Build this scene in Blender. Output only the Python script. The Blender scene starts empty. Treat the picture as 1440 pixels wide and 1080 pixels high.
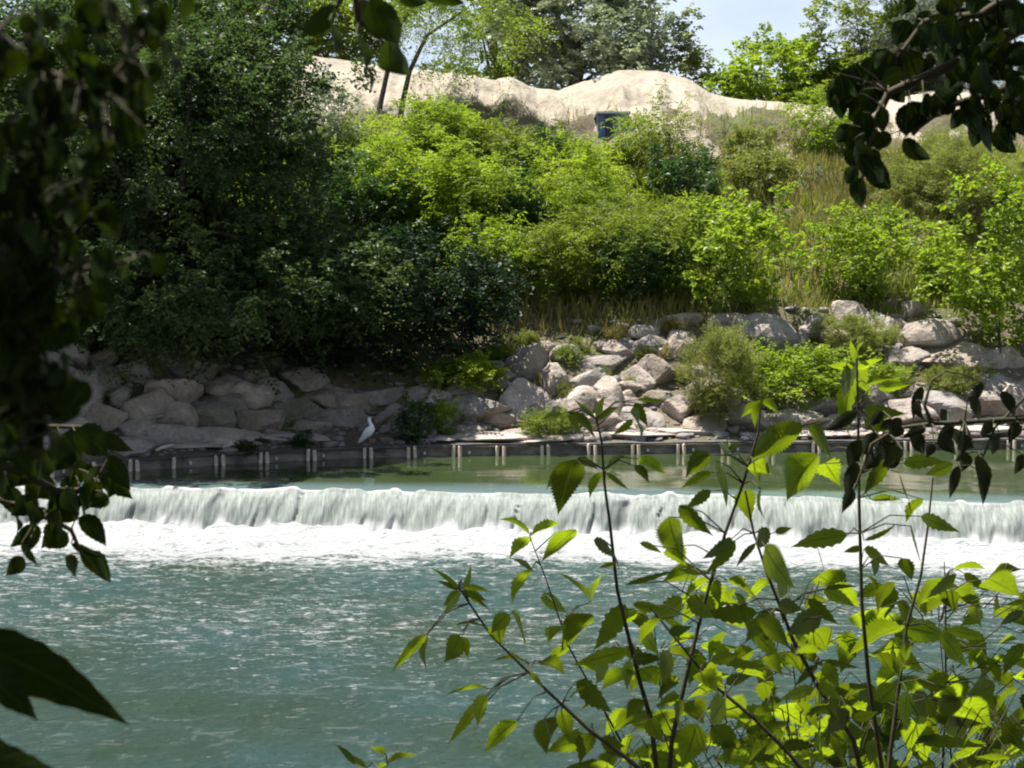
import bpy, math, random
import numpy as np
from mathutils import Vector, Matrix

# ------------------------------------------------------------------ camera, sky, sun, exposure
F, CX, CY = 1978.0, 720.0, 540.0            # focal length in photo pixels, photo centre
CAMZ = 3.83
PITCH = math.atan((540 - 427) / F)
scn = bpy.context.scene
COL = scn.collection
cd = bpy.data.cameras.new("camera"); cam = bpy.data.objects.new("camera", cd); COL.objects.link(cam)
cam.location = (0, 0, CAMZ); cam.rotation_euler = (math.radians(90) - PITCH, 0, 0)
cd.sensor_width = 36; cd.lens = 36 * F / 1440; cd.clip_start = 0.05; cd.clip_end = 2000
cd.dof.use_dof = True; cd.dof.focus_distance = 5.5; cd.dof.aperture_fstop = cd.lens / 4.2
scn.camera = cam

SUN = Vector((-0.26, 0.07, 0.95)).normalized()
w = bpy.data.worlds.new("World"); scn.world = w; w.use_nodes = True
wn = w.node_tree.nodes; wl = w.node_tree.links
bg = wn["Background"]; sky = wn.new("ShaderNodeTexSky"); sky.sky_type = 'NISHITA'; sky.sun_disc = False
sky.sun_elevation = math.asin(SUN.z); sky.sun_rotation = math.atan2(SUN.x, SUN.y)
sky.air_density = 1.0; sky.dust_density = 1.2; sky.ozone_density = 1.2
# thin high cloud mixed into the sky
tc = wn.new("ShaderNodeTexCoord"); mp = wn.new("ShaderNodeMapping"); mp.inputs['Scale'].default_value = (3, 3, 9)
cn = wn.new("ShaderNodeTexNoise"); cn.inputs['Scale'].default_value = 1.6; cn.inputs['Detail'].default_value = 6
cr = wn.new("ShaderNodeMapRange"); cr.inputs['From Min'].default_value = .34; cr.inputs['From Max'].default_value = .75
cr.inputs['To Max'].default_value = .95; cr.inputs['To Min'].default_value = .5
mx = wn.new("ShaderNodeMix"); mx.data_type = 'RGBA'; mx.inputs['B'].default_value = (8.5, 9.4, 11, 1)
wl.new(tc.outputs['Generated'], mp.inputs['Vector']); wl.new(mp.outputs[0], cn.inputs['Vector'])
sx = wn.new("ShaderNodeSeparateXYZ"); wl.new(tc.outputs['Generated'], sx.inputs[0])
el = wn.new("ShaderNodeMapRange"); el.inputs['From Min'].default_value = .18; el.inputs['From Max'].default_value = .6; el.inputs['To Min'].default_value = 1; el.inputs['To Max'].default_value = .12
wl.new(sx.outputs['Z'], el.inputs['Value'])
cm = wn.new("ShaderNodeMath"); cm.operation = 'MULTIPLY'; wl.new(cr.outputs[0], cm.inputs[0]); wl.new(el.outputs[0], cm.inputs[1])
wl.new(cn.outputs['Fac'], cr.inputs['Value']); wl.new(cm.outputs[0], mx.inputs['Factor'])
wl.new(sky.outputs[0], mx.inputs['A']); wl.new(mx.outputs['Result'], bg.inputs['Color'])
bg.inputs['Strength'].default_value = 0.05

sd = bpy.data.lights.new("sun", 'SUN'); sd.energy = 5.0; sd.angle = math.radians(0.5); sd.color = (1, .95, .87)
sun = bpy.data.objects.new("sun", sd); COL.objects.link(sun)
sun.rotation_euler = (-SUN).to_track_quat('-Z', 'Y').to_euler(); sun.location = (-20, 15, 50)
scn.view_settings.view_transform = 'Standard'; scn.view_settings.look = 'None'
scn.view_settings.exposure = 1.22; scn.view_settings.gamma = 1; scn.view_settings.use_curve_mapping = False
scn.cycles.max_bounces = 6; scn.cycles.diffuse_bounces = 3; scn.cycles.glossy_bounces = 2
scn.cycles.transmission_bounces = 4; scn.cycles.caustics_reflective = False; scn.cycles.caustics_refractive = False
scn.cycles.filter_width = 1.9

# ------------------------------------------------------------------ helpers
FW = np.array((0, math.cos(PITCH), -math.sin(PITCH))); UP = np.array((0, math.sin(PITCH), math.cos(PITCH)))
RT = np.array((1., 0, 0)); CAM = np.array((0, 0, CAMZ))
def P(px, py, D):
    d = FW * F + RT * (px - CX) + UP * (CY - py)
    return CAM + d / d[1] * D
def lerp(x, pts):
    xs, ys = zip(*pts); return np.interp(x, xs, ys)
def sstep(a, b, x):
    t = np.clip((x - a) / (b - a), 0, 1); return t * t * (3 - 2 * t)
def _h(i, j, k, s):
    n = (i.astype(np.int64) * 374761393 + j.astype(np.int64) * 668265263 + k.astype(np.int64) * 2147483647 + s * 974711) & 0x7fffffff
    n = ((n ^ (n >> 13)) * 1274126177) & 0x7fffffff
    n = ((n ^ (n >> 15)) * 69069) & 0x7fffffff
    return ((n ^ (n >> 16)) & 0xffff) / 65535.0
def vn(x, y, z=0.0, s=0):
    x, y, z = np.broadcast_arrays(np.asarray(x, float), np.asarray(y, float), np.asarray(z, float))
    i, j, k = np.floor(x), np.floor(y), np.floor(z)
    u, v, q = x - i, y - j, z - k
    u, v, q = [t * t * t * (t * (6 * t - 15) + 10) for t in (u, v, q)]
    r = 0
    for a in (0, 1):
        for b in (0, 1):
            for c in (0, 1):
                r = r + _h(i + a, j + b, k + c, s) * (u if a else 1 - u) * (v if b else 1 - v) * (q if c else 1 - q)
    return r * 2 - 1
def fbm(x, y, z=0.0, s=0, o=4):
    r, a = 0, 1.0
    for n in range(o):
        r = r + a * vn(x * 2.03 ** n, y * 2.03 ** n, np.asarray(z) * 2.03 ** n, s + n); a *= .5
    return r
def nrm(a):
    return a / np.maximum(np.linalg.norm(a, axis=-1, keepdims=True), 1e-9)

def link(o, parent=None):
    COL.objects.link(o)
    if parent is not None: o.parent = parent
    return o
def mesh_np(name, V, Q, mat, parent=None, tint=None, smooth=False, origin=None):
    """one mesh object from an (N,3) vertex array and an (M,3|4) face array"""
    V = np.asarray(V, np.float32); Q = np.asarray(Q, np.int32)
    if origin is not None: V = V - np.asarray(origin, np.float32)
    me = bpy.data.meshes.new(name); n = Q.shape[1]
    me.vertices.add(len(V)); me.vertices.foreach_set('co', V.ravel())
    me.loops.add(Q.size); me.loops.foreach_set('vertex_index', Q.ravel())
    me.polygons.add(len(Q)); me.polygons.foreach_set('loop_start', np.arange(0, Q.size, n, dtype=np.int32))
    me.polygons.foreach_set('loop_total', np.full(len(Q), n, np.int32))
    me.polygons.foreach_set('use_smooth', np.full(len(Q), smooth))
    if tint is not None:
        at = me.attributes.new('tint', 'FLOAT', 'FACE'); at.data.foreach_set('value', np.asarray(tint, np.float32))
    me.materials.append(mat); me.update(calc_edges=True); me.validate()
    o = bpy.data.objects.new(name, me)
    if origin is not None and parent is None: o.location = [float(t) for t in origin]
    return link(o, parent)
def grid_faces(nr, nc):
    i = np.arange(nr - 1)[:, None] * nc + np.arange(nc - 1)[None, :]
    return np.stack([i, i + 1, i + nc + 1, i + nc], -1).reshape(-1, 4)
class MB:
    """collects shapes for one mesh"""
    def __init__(s): s.V = []; s.Q = []; s.n = 0
    def add(s, V, Q):
        V = np.asarray(V, float); s.V.append(V); s.Q.append(np.asarray(Q) + s.n); s.n += len(V)
    def box(s, c, h, rz=0.0):
        c = np.asarray(c, float); h = np.asarray(h, float)
        v = np.array([[x, y, z] for x in (-1, 1) for y in (-1, 1) for z in (-1, 1)]) * h
        a, b = math.cos(rz), math.sin(rz)
        v = np.stack([v[:, 0] * a - v[:, 1] * b, v[:, 0] * b + v[:, 1] * a, v[:, 2]], -1) + c
        s.add(v, [[0, 1, 3, 2], [4, 6, 7, 5], [0, 4, 5, 1], [2, 3, 7, 6], [0, 2, 6, 4], [1, 5, 7, 3]])
    def tube(s, pts, rad, k=6):
        pts = np.asarray(pts, float); n = len(pts)
        rad = np.broadcast_to(np.asarray(rad, float), (n,))
        t = nrm(np.gradient(pts, axis=0))
        ref = np.array((0.31, 0.9, 0.2)); a = nrm(np.cross(t, ref)); b = np.cross(t, a)
        th = np.arange(k) / k * 2 * math.pi
        ring = pts[:, None] + rad[:, None, None] * (np.cos(th)[None, :, None] * a[:, None] + np.sin(th)[None, :, None] * b[:, None])
        V = ring.reshape(-1, 3)
        i = np.arange(n - 1)[:, None] * k; j = np.arange(k)[None, :]; j2 = (j + 1) % k
        Q = np.stack([i + j, i + j2, i + k + j2, i + k + j], -1).reshape(-1, 4)
        V = np.vstack([V, pts[-1:], pts[:1]])
        e = len(V) - 2; cap = [[(n - 1) * k + q, (n - 1) * k + (q + 1) % k, e, e] for q in range(k)]
        Q = np.vstack([Q, [[c[0], c[1], c[2], (n - 1) * k + (q + 0) % k] for q, c in enumerate(cap)]]) if False else Q
        s.add(V, Q)
    def obj(s, name, mat, parent=None, smooth=False, origin=None):
        return mesh_np(name, np.vstack(s.V), np.vstack(s.Q), mat, parent, smooth=smooth, origin=origin)
def tag(o, label=None, cat=None, group=None, kind=None):
    if label: o['label'] = label
    if cat: o['category'] = cat
    if group: o['group'] = group
    if kind: o['kind'] = kind
    return o
def empty(name, loc):
    o = bpy.data.objects.new(name, None); o.location = [float(t) for t in loc]; o.empty_display_size = .1
    return link(o)

# ------------------------------------------------------------------ materials
def newmat(name):
    m = bpy.data.materials.new(name); m.use_nodes = True
    return m, m.node_tree.nodes, m.node_tree.links, m.node_tree.nodes['Principled BSDF']
def ramp(n, stops):
    r = n.new('ShaderNodeValToRGB'); e = r.color_ramp.elements
    while len(e) < len(stops): e.new(.5)
    for q, (p, c) in zip(e, stops): q.position = p; q.color = (*c, 1)
    return r
def noise(n, l, scale, detail=4, vec=None, rough=.55):
    t = n.new('ShaderNodeTexNoise'); t.inputs['Scale'].default_value = scale; t.inputs['Detail'].default_value = detail
    t.inputs['Roughness'].default_value = rough
    if vec is not None: l.new(vec, t.inputs['Vector'])
    return t
def coords(n, which='Object'):
    return n.new('ShaderNodeTexCoord').outputs[which]
def bump(n, l, src, strength, dist, bs):
    b = n.new('ShaderNodeBump'); b.inputs['Strength'].default_value = strength; b.inputs['Distance'].default_value = dist
    l.new(src, b.inputs['Height']); l.new(b.outputs[0], bs.inputs['Normal']); return b
def mixc(n, l, fac, a, b, mode='MIX'):
    m = n.new('ShaderNodeMix'); m.data_type = 'RGBA'; m.blend_type = mode
    for key, v in (('Factor', fac), ('A', a), ('B', b)):
        if isinstance(v, (int, float)): m.inputs[key].default_value = v
        elif isinstance(v, tuple): m.inputs[key].default_value = (*v, 1)
        else: l.new(v, m.inputs[key])
    return m.outputs['Result']

def leafmat(name, lo, hi, tr, tfac=.4, rough=.45, spec=.4, attr=True):
    """leaf: diffuse-glossy surface plus light passing through; per-leaf tint between lo and hi"""
    m, n, l, b = newmat(name)
    if attr:
        a = n.new('ShaderNodeAttribute'); a.attribute_name = 'tint'; f = a.outputs['Fac']
    else:
        oi = n.new('ShaderNodeObjectInfo'); f = oi.outputs['Random']
    c = mixc(n, l, f, lo, hi); vein = None
    if not attr:
        la = n.new('ShaderNodeAttribute'); la.attribute_name = 'luv'; sp = n.new('ShaderNodeSeparateXYZ'); l.new(la.outputs['Vector'], sp.inputs[0])
        def mth(op, x, y):
            q = n.new('ShaderNodeMath'); q.operation = op
            for k_, z in enumerate((x, y)):
                if z is None: continue
                if isinstance(z, (int, float)): q.inputs[k_].default_value = z
                else: l.new(z, q.inputs[k_])
            return q.outputs[0]
        av = mth('ABSOLUTE', sp.outputs['Y'], None); ph = mth('SUBTRACT', sp.outputs['X'], mth('MULTIPLY', av, .22))
        side = mth('PINGPONG', mth('MULTIPLY', ph, 7.0), .5); side = mth('LESS_THAN', side, .07); mid = mth('LESS_THAN', av, .07)
        vein = mth('MAXIMUM', mth('MULTIPLY', side, .55), mid)
        bl = noise(n, l, 30, 5, coords(n)); br_ = ramp(n, [(.3, (.62, .6, .5)), (.55, (1.08, 1.08, 1.0))]); l.new(bl.outputs['Fac'], br_.inputs[0])
        c = mixc(n, l, .75, c, br_.outputs[0], 'MULTIPLY'); c = mixc(n, l, vein, c, tuple(x * 2.2 for x in hi))
    l.new(c, b.inputs['Base Color'])
    b.inputs['Roughness'].default_value = rough; b.inputs['Specular IOR Level'].default_value = spec
    t = n.new('ShaderNodeBsdfTranslucent'); c2 = mixc(n, l, f, tuple(x * (.65 if attr else .25) for x in tr), tr)
    if vein is not None:
        c2 = mixc(n, l, .6, c2, br_.outputs[0], 'MULTIPLY'); c2 = mixc(n, l, vein, c2, tuple(x * .35 for x in tr))
    l.new(c2, t.inputs['Color'])
    ms = n.new('ShaderNodeMixShader'); ms.inputs[0].default_value = tfac
    l.new(b.outputs[0], ms.inputs[1]); l.new(t.outputs[0], ms.inputs[2])
    l.new(ms.outputs[0], n['Material Output'].inputs['Surface'])
    return m
M = {}
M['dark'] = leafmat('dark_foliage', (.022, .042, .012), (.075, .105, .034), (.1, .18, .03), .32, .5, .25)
M['shade_dark'] = leafmat('shade_darkened_foliage', (.006, .018, .006), (.02, .042, .015), (.03, .075, .015), .22, .5, .25)  # the big tree's shade on the shrubs below, darkened into the leaf colour
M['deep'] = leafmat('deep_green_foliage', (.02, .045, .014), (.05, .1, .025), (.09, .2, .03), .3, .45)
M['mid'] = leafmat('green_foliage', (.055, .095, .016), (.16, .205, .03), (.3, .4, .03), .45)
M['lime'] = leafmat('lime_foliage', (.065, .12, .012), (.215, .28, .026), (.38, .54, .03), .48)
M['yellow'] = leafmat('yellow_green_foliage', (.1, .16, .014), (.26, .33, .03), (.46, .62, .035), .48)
M['olive'] = leafmat('olive_foliage', (.1, .12, .025), (.24, .26, .06), (.36, .42, .07), .42)
M['grey'] = leafmat('grey_green_foliage', (.15, .19, .1), (.34, .38, .25), (.32, .4, .2), .35, .4, .6)
M['silver'] = leafmat('silver_foliage', (.12, .15, .1), (.3, .34, .26), (.24, .3, .17), .35, .4, .6)
M['straw'] = leafmat('dry_grass_blades', (.19, .17, .05), (.4, .34, .12), (.42, .38, .1), .4, .7, .2)
M['sapling'] = leafmat('sapling_leaf', (.011, .026, .006), (.024, .05, .01), (.4, .56, .012), .5, .42, .45, attr=False)
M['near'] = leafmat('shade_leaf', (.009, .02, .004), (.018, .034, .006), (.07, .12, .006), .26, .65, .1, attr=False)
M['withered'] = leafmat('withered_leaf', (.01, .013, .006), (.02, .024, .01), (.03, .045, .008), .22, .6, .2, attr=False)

def barkmat(name, a, b_):
    m, n, l, b = newmat(name); c = coords(n)
    t = noise(n, l, 9, 6, c); r = ramp(n, [(.3, a), (.7, b_)]); l.new(t.outputs['Fac'], r.inputs[0])
    l.new(r.outputs[0], b.inputs['Base Color']); b.inputs['Roughness'].default_value = .9
    bump(n, l, t.outputs['Fac'], .6, .02, b); return m
M['bark'] = barkmat('bark', (.035, .028, .02), (.1, .085, .065))
M['palebark'] = barkmat('pale_bark', (.2, .18, .15), (.42, .39, .34))
M['stem'] = barkmat('green_brown_stem', (.03, .035, .015), (.06, .05, .025))

def rockmat():
    m, n, l, b = newmat('boulder_stone'); c = coords(n); oi = n.new('ShaderNodeObjectInfo')
    vm = n.new('ShaderNodeVectorMath'); vm.operation = 'ADD'; l.new(c, vm.inputs[0])
    cx = n.new('ShaderNodeCombineXYZ'); mu = n.new('ShaderNodeMath'); mu.operation = 'MULTIPLY'; mu.inputs[1].default_value = 57
    l.new(oi.outputs['Random'], mu.inputs[0]); l.new(mu.outputs[0], cx.inputs[0]); l.new(mu.outputs[0], cx.inputs[2]); l.new(cx.outputs[0], vm.inputs[1])
    v = vm.outputs[0]
    t1 = noise(n, l, 2.2, 8, v, .62); r1 = ramp(n, [(.28, (.18, .16, .145)), (.42, (.36, .32, .29)), (.6, (.54, .49, .45)), (.8, (.68, .64, .6))]); l.new(t1.outputs['Fac'], r1.inputs[0])
    r0 = ramp(n, [(0, (.62, .64, .68)), (.3, (1.02, .93, .87)), (.6, (.8, .82, .82)), (.85, (.95, .88, .84)), (1, (1.25, 1.22, 1.18))]); l.new(oi.outputs['Random'], r0.inputs[0])
    col = mixc(n, l, 1.0, r1.outputs[0], r0.outputs[0], 'MULTIPLY')
    t2 = noise(n, l, 1.1, 5, v); r2 = ramp(n, [(.5, (0, 0, 0)), (.68, (.75, .75, .75))]); l.new(t2.outputs['Fac'], r2.inputs[0])
    col = mixc(n, l, r2.outputs[0], col, (.17, .15, .08))     # moss and dirt patches
    t3 = noise(n, l, 14, 6, v, .7); r3 = ramp(n, [(.3, (.6, .6, .6)), (.6, (1.05, 1.05, 1.05))]); l.new(t3.outputs['Fac'], r3.inputs[0])
    col = mixc(n, l, .8, col, r3.outputs[0], 'MULTIPLY')
    l.new(col, b.inputs['Base Color']); b.inputs['Roughness'].default_value = .88
    ad = n.new('ShaderNodeMath'); ad.operation = 'ADD'; l.new(t1.outputs['Fac'], ad.inputs[0]); l.new(t3.outputs['Fac'], ad.inputs[1])
    bump(n, l, ad.outputs[0], .8, .1, b); return m
M['rock'] = rockmat()

def groundmat(name, stops, sc, bd=.05, extra=None):
    m, n, l, b = newmat(name); c = coords(n)
    t = noise(n, l, sc, 8, c, .65); r = ramp(n, stops); l.new(t.outputs['Fac'], r.inputs[0]); col = r.outputs[0]
    if extra:
        t2 = noise(n, l, extra[0], 6, c); r2 = ramp(n, [(.45, (0, 0, 0)), (.6, (1, 1, 1))]); l.new(t2.outputs['Fac'], r2.inputs[0])
        col = mixc(n, l, r2.outputs[0], col, extra[1])
    t4 = noise(n, l, sc * 9, 4, c, .7); r4 = ramp(n, [(.3, (.7, .7, .7)), (.65, (1.06, 1.06, 1.06))]); l.new(t4.outputs['Fac'], r4.inputs[0])
    col = mixc(n, l, .8, col, r4.outputs[0], 'MULTIPLY')
    l.new(col, b.inputs['Base Color']); b.inputs['Roughness'].default_value = .95
    ad = n.new('ShaderNodeMath'); ad.operation = 'ADD'; l.new(t.outputs['Fac'], ad.inputs[0]); l.new(t4.outputs['Fac'], ad.inputs[1])
    bump(n, l, ad.outputs[0], .7, bd, b); return m
M['earth'] = groundmat('bank_earth', [(.3, (.06, .05, .033)), (.5, (.13, .105, .07)), (.7, (.22, .185, .13))], .9, .08, (.5, (.09, .1, .035)))
M['sand'] = groundmat('sand_heap', [(.3, (.2, .17, .13)), (.48, (.33, .285, .225)), (.7, (.41, .36, .295))], .45, .12)
M['nearearth'] = groundmat('near_earth', [(.3, (.04, .03, .02)), (.6, (.09, .07, .04))], 1.5)
M['ledge'] = groundmat('ledge_stone', [(.3, (.3, .24, .2)), (.5, (.44, .37, .32)), (.7, (.55, .48, .43))], 1.3, .06)

def simplemat(name, a, b_, sc=6, rough=.7, bd=.01, spec=.5):
    m, n, l, b = newmat(name); c = coords(n); t = noise(n, l, sc, 6, c)
    r = ramp(n, [(.3, a), (.7, b_)]); l.new(t.outputs['Fac'], r.inputs[0]); l.new(r.outputs[0], b.inputs['Base Color'])
    b.inputs['Roughness'].default_value = rough; b.inputs['Specular IOR Level'].default_value = spec
    bump(n, l, t.outputs['Fac'], .4, bd, b); return m
M['panel'] = simplemat('wet_timber', (.06, .055, .05), (.27, .23, .195), 4)
M['cap'] = simplemat('wall_capping', (.04, .038, .04), (.11, .1, .1), 7)
M['post'] = simplemat('pale_post', (.48, .38, .3), (.7, .6, .5), 9)
M['feather'] = simplemat('white_feather', (.72, .73, .75), (.86, .86, .86), 30, .8)
M['wing'] = simplemat('grey_feather', (.5, .53, .56), (.68, .7, .72), 30, .8)
M['darkfeather'] = simplemat('dark_feather', (.03, .03, .03), (.06, .06, .06), 30)
M['bill'] = simplemat('bill_yellow', (.45, .3, .04), (.55, .38, .06), 30)
M['leg'] = simplemat('bird_leg', (.2, .12, .08), (.3, .2, .14), 30)
M['blue'] = simplemat('blue_sheet_metal', (.06, .12, .22), (.11, .18, .3), 3, .5)
M['bluedark'] = simplemat('dark_opening', (.012, .02, .045), (.02, .03, .06), 3, .6)
M['palemetal'] = simplemat('pale_sheet_metal', (.5, .52, .52), (.64, .66, .66), 3, .5)
M['driftwood'] = simplemat('bleached_wood', (.5, .45, .38), (.72, .68, .6), 12)

def poolmat():
    m, n, l, b = newmat('pool_water'); c = coords(n)
    mp = n.new('ShaderNodeMapping'); mp.inputs['Scale'].default_value = (.5, 2.2, 1); l.new(c, mp.inputs[0])
    t = noise(n, l, 2.0, 3, mp.outputs[0])
    a = n.new('ShaderNodeAttribute'); a.attribute_name = 'crest_pale'  # water colour turns paler towards the weir crest
    l.new(mixc(n, l, a.outputs['Fac'], (.036, .054, .02), (.09, .13, .13)), b.inputs['Base Color']); b.inputs['Roughness'].default_value = .07; b.inputs['IOR'].default_value = 1.33
    bump(n, l, t.outputs['Fac'], .06, .03, b); return m
M['pool'] = poolmat()

def yline(x):  return 24.0 - .115 * x - .004 * x * x          # the crest of the weir
def rivermat():
    m, n, l, b = newmat('river_water'); c = coords(n)
    a = n.new('ShaderNodeAttribute'); a.attribute_name = 'foam'
    mp = n.new('ShaderNodeMapping'); mp.inputs['Scale'].default_value = (.85, 2.2, 1); l.new(c, mp.inputs[0])
    t = noise(n, l, 3.4, 8, mp.outputs[0], .66)
    t2 = noise(n, l, 14.0, 6, mp.outputs[0], .7)
    s = n.new('ShaderNodeMath'); s.operation = 'MULTIPLY_ADD'; l.new(t2.outputs['Fac'], s.inputs[0]); s.inputs[1].default_value = .9; l.new(t.outputs['Fac'], s.inputs[2])
    s1 = n.new('ShaderNodeMath'); s1.operation = 'MULTIPLY_ADD'; l.new(s.outputs[0], s1.inputs[0]); s1.inputs[1].default_value = 2.2; s1.inputs[2].default_value = -.95 * 2.2
    s2 = n.new('ShaderNodeMath'); s2.operation = 'ADD'; l.new(s1.outputs[0], s2.inputs[0]); l.new(a.outputs['Fac'], s2.inputs[1])
    mr = n.new('ShaderNodeMapRange'); mr.inputs['From Min'].default_value = .38; mr.inputs['From Max'].default_value = .8; l.new(s2.outputs[0], mr.inputs['Value'])
    t5 = noise(n, l, .35, 3, c); r5 = ramp(n, [(.35, (.085, .14, .1)), (.62, (.095, .18, .175))]); l.new(t5.outputs['Fac'], r5.inputs[0])
    t6 = noise(n, l, 3.2, 6, mp.outputs[0], .65); r6 = ramp(n, [(.35, (.62, .67, .67)), (.52, (.88, .89, .89))]); l.new(t6.outputs['Fac'], r6.inputs[0])
    col = mixc(n, l, mr.outputs[0], r5.outputs[0], r6.outputs[0]); l.new(col, b.inputs['Base Color'])
    rr = n.new('ShaderNodeMapRange'); rr.inputs['To Min'].default_value = .05; rr.inputs['To Max'].default_value = .75; l.new(mr.outputs[0], rr.inputs['Value']); l.new(rr.outputs[0], b.inputs['Roughness'])
    b.inputs['IOR'].default_value = 1.33
    mp2 = n.new('ShaderNodeMapping'); mp2.inputs['Scale'].default_value = (.8, 1.5, 1); l.new(c, mp2.inputs[0])
    t3 = noise(n, l, 10, 8, mp2.outputs[0], .7)
    bump(n, l, t3.outputs['Fac'], 1.0, .3, b); return m
M['river'] = rivermat()
def fallmat():
    m, n, l, b = newmat('falling_water'); c = coords(n)
    mp = n.new('ShaderNodeMapping'); mp.inputs['Scale'].default_value = (15, 3, 1.1); mp.inputs['Rotation'].default_value = (0, .22, 0); l.new(c, mp.inputs[0])
    t = noise(n, l, 1.6, 8, mp.outputs[0], .68)
    r = ramp(n, [(.26, (.17, .2, .18)), (.42, (.33, .37, .34)), (.56, (.45, .49, .455)), (.74, (.72, .75, .72))]); l.new(t.outputs['Fac'], r.inputs[0])
    at = n.new('ShaderNodeAttribute'); at.attribute_name = 'thin'
    af = n.new('ShaderNodeAttribute'); af.attribute_name = 'froth'
    l.new(mixc(n, l, af.outputs['Fac'], mixc(n, l, at.outputs['Fac'], r.outputs[0], (.16, .18, .175)), (.88, .88, .88)), b.inputs['Base Color']); b.inputs['Roughness'].default_value = .35; b.inputs['IOR'].default_value = 1.33
    b.inputs['Subsurface Weight'].default_value = 0
    bump(n, l, t.outputs['Fac'], .7, .06, b)
    tr = n.new('ShaderNodeBsdfTranslucent'); tr.inputs['Color'].default_value = (.3, .33, .3, 1)
    ms = n.new('ShaderNodeMixShader'); ms.inputs[0].default_value = .35
    l.new(b.outputs[0], ms.inputs[1]); l.new(tr.outputs[0], ms.inputs[2]); l.new(ms.outputs[0], n['Material Output'].inputs['Surface'])
    return m
M['fall'] = fallmat()

# ------------------------------------------------------------------ terrain of the far bank
ZP = 0.63                                                    # level of the pool above the weir
WALL = [(-40, 21.5), (-11, 24.6), (-9.2, 25.6), (-7.3, 26.9), (-5.9, 27.8), (-4.34, 28.6), (-3.25, 29.15), (-.3, 29.6), (4.26, 30.1), (11.2, 30.9), (40, 33)]
PROF = [(-.3, .82), (0, .84), (.9, 1.06), (1.3, 1.25), (4.2, 3.55), (5.0, 3.85), (16, 9.75), (18, 9.95), (200, 10.6)]
def ywall(x): return lerp(x, WALL)
def bank(x, y):
    x = np.asarray(x, float); y = np.asarray(y, float); s = y - ywall(x)
    z = lerp(s, PROF)
    amp = sstep(.2, 1.6, s) * .16 + sstep(5, 9, s) * .35
    return z + amp * fbm(x * .7, y * .7, 0, 3, 4)
def hit(px, py, lo=24.0, hi=60.0):
    D = np.linspace(lo, hi, 1200); d = FW * F + RT * (px - CX) + UP * (CY - py); d = d / d[1]
    p = CAM + D[:, None] * d
    below = p[:, 2] < bank(p[:, 0], p[:, 1]); below &= p[:, 1] > ywall(p[:, 0])
    i = int(np.argmax(below)) if below.any() else len(D) - 1
    return p[i]

xs = np.concatenate([np.linspace(-80, -16, 30), np.linspace(-15.5, 16.5, 190), np.linspace(17, 80, 30)])
ss = np.concatenate([np.linspace(-.12, 20, 130), np.linspace(21, 160, 30)])
X = np.broadcast_to(xs, (len(ss), len(xs))); Y = ywall(X) + ss[:, None]
V = np.stack([X, Y, bank(X, Y)], -1).reshape(-1, 3)
tag(mesh_np('terrain', V, grid_faces(len(ss), len(xs)), M['earth'], smooth=True), 'steep earthen far bank rising behind the river wall', 'bank', kind='structure')

# sand heap with two humps along the top of the slope
CREST = [(340, 70), (430, 78), (500, 84), (560, 96), (620, 102), (690, 112), (750, 122), (785, 126), (820, 112), (870, 98), (925, 99), (965, 110), (1000, 131), (1050, 138), (1110, 146), (1170, 150), (1250, 138), (1330, 128), (1440, 126), (1600, 130)]
pxs = np.linspace(330, 1620, 420); us = np.linspace(0, 1, 64); rows = []
for u in us:
    row = []
    for px in pxs:
        top = P(px, lerp(px, CREST), 51.0)
        if u <= .62:
            yb = lerp(px, [(330, 45.5), (860, 45.5), (940, 43.0), (1120, 43.0), (1190, 45.5), (1600, 45.5)]); t = u / .62; y = yb + (51 - yb) * t; zb = float(bank(top[0] * yb / 51, yb)) - .15
            z = zb + (top[2] - zb) * (t ** .9)
            row.append((top[0] * y / 51, y, z))
        else:
            t = (u - .62) / .38; y = 51 + 8 * t; row.append((top[0] * (1 + .1 * t), y, top[2] + (9.6 - top[2]) * t ** 1.3))
    rows.append(row)
V = np.array(rows); k = np.sin(np.clip(us / .62, 0, 1) * math.pi)[:, None]
V[..., 2] += (.12 + .25 * k) * fbm(V[..., 0] * .5, V[..., 1] * .5, 0, 9, 5) * .7
V[..., 2] += .22 * k * np.abs(vn(V[..., 0] * 1.4, V[..., 1] * .35, 0, 12)) + .1 * k * np.abs(vn(V[..., 0] * 4, V[..., 1] * .8, 0, 13)) + .05 * k * fbm(V[..., 0] * 3, V[..., 1] * 3, 0, 14, 3)
tag(mesh_np('sand_hill', V.reshape(-1, 3), grid_faces(len(us), len(pxs)), M['sand'], smooth=True), 'pale pink sand heap with two humps on top of the slope', 'sand heap', kind='structure')

# near bank under the camera and the river bed
xs = np.linspace(-30, 30, 90); ys = np.linspace(-25, 10.5, 60)
X, Y = np.meshgrid(xs, ys); Z = lerp(Y, [(-25, 2.6), (1, 2.25), (3, 1.7), (6, .9), (9, .02), (10.5, -.5)]) + .06 * fbm(X, Y, 0, 21)
tag(mesh_np('near_bank', np.stack([X, Y, Z], -1).reshape(-1, 3), grid_faces(60, 90), M['nearearth'], smooth=True), 'dark earth of the near river bank', 'bank', kind='structure')

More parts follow.
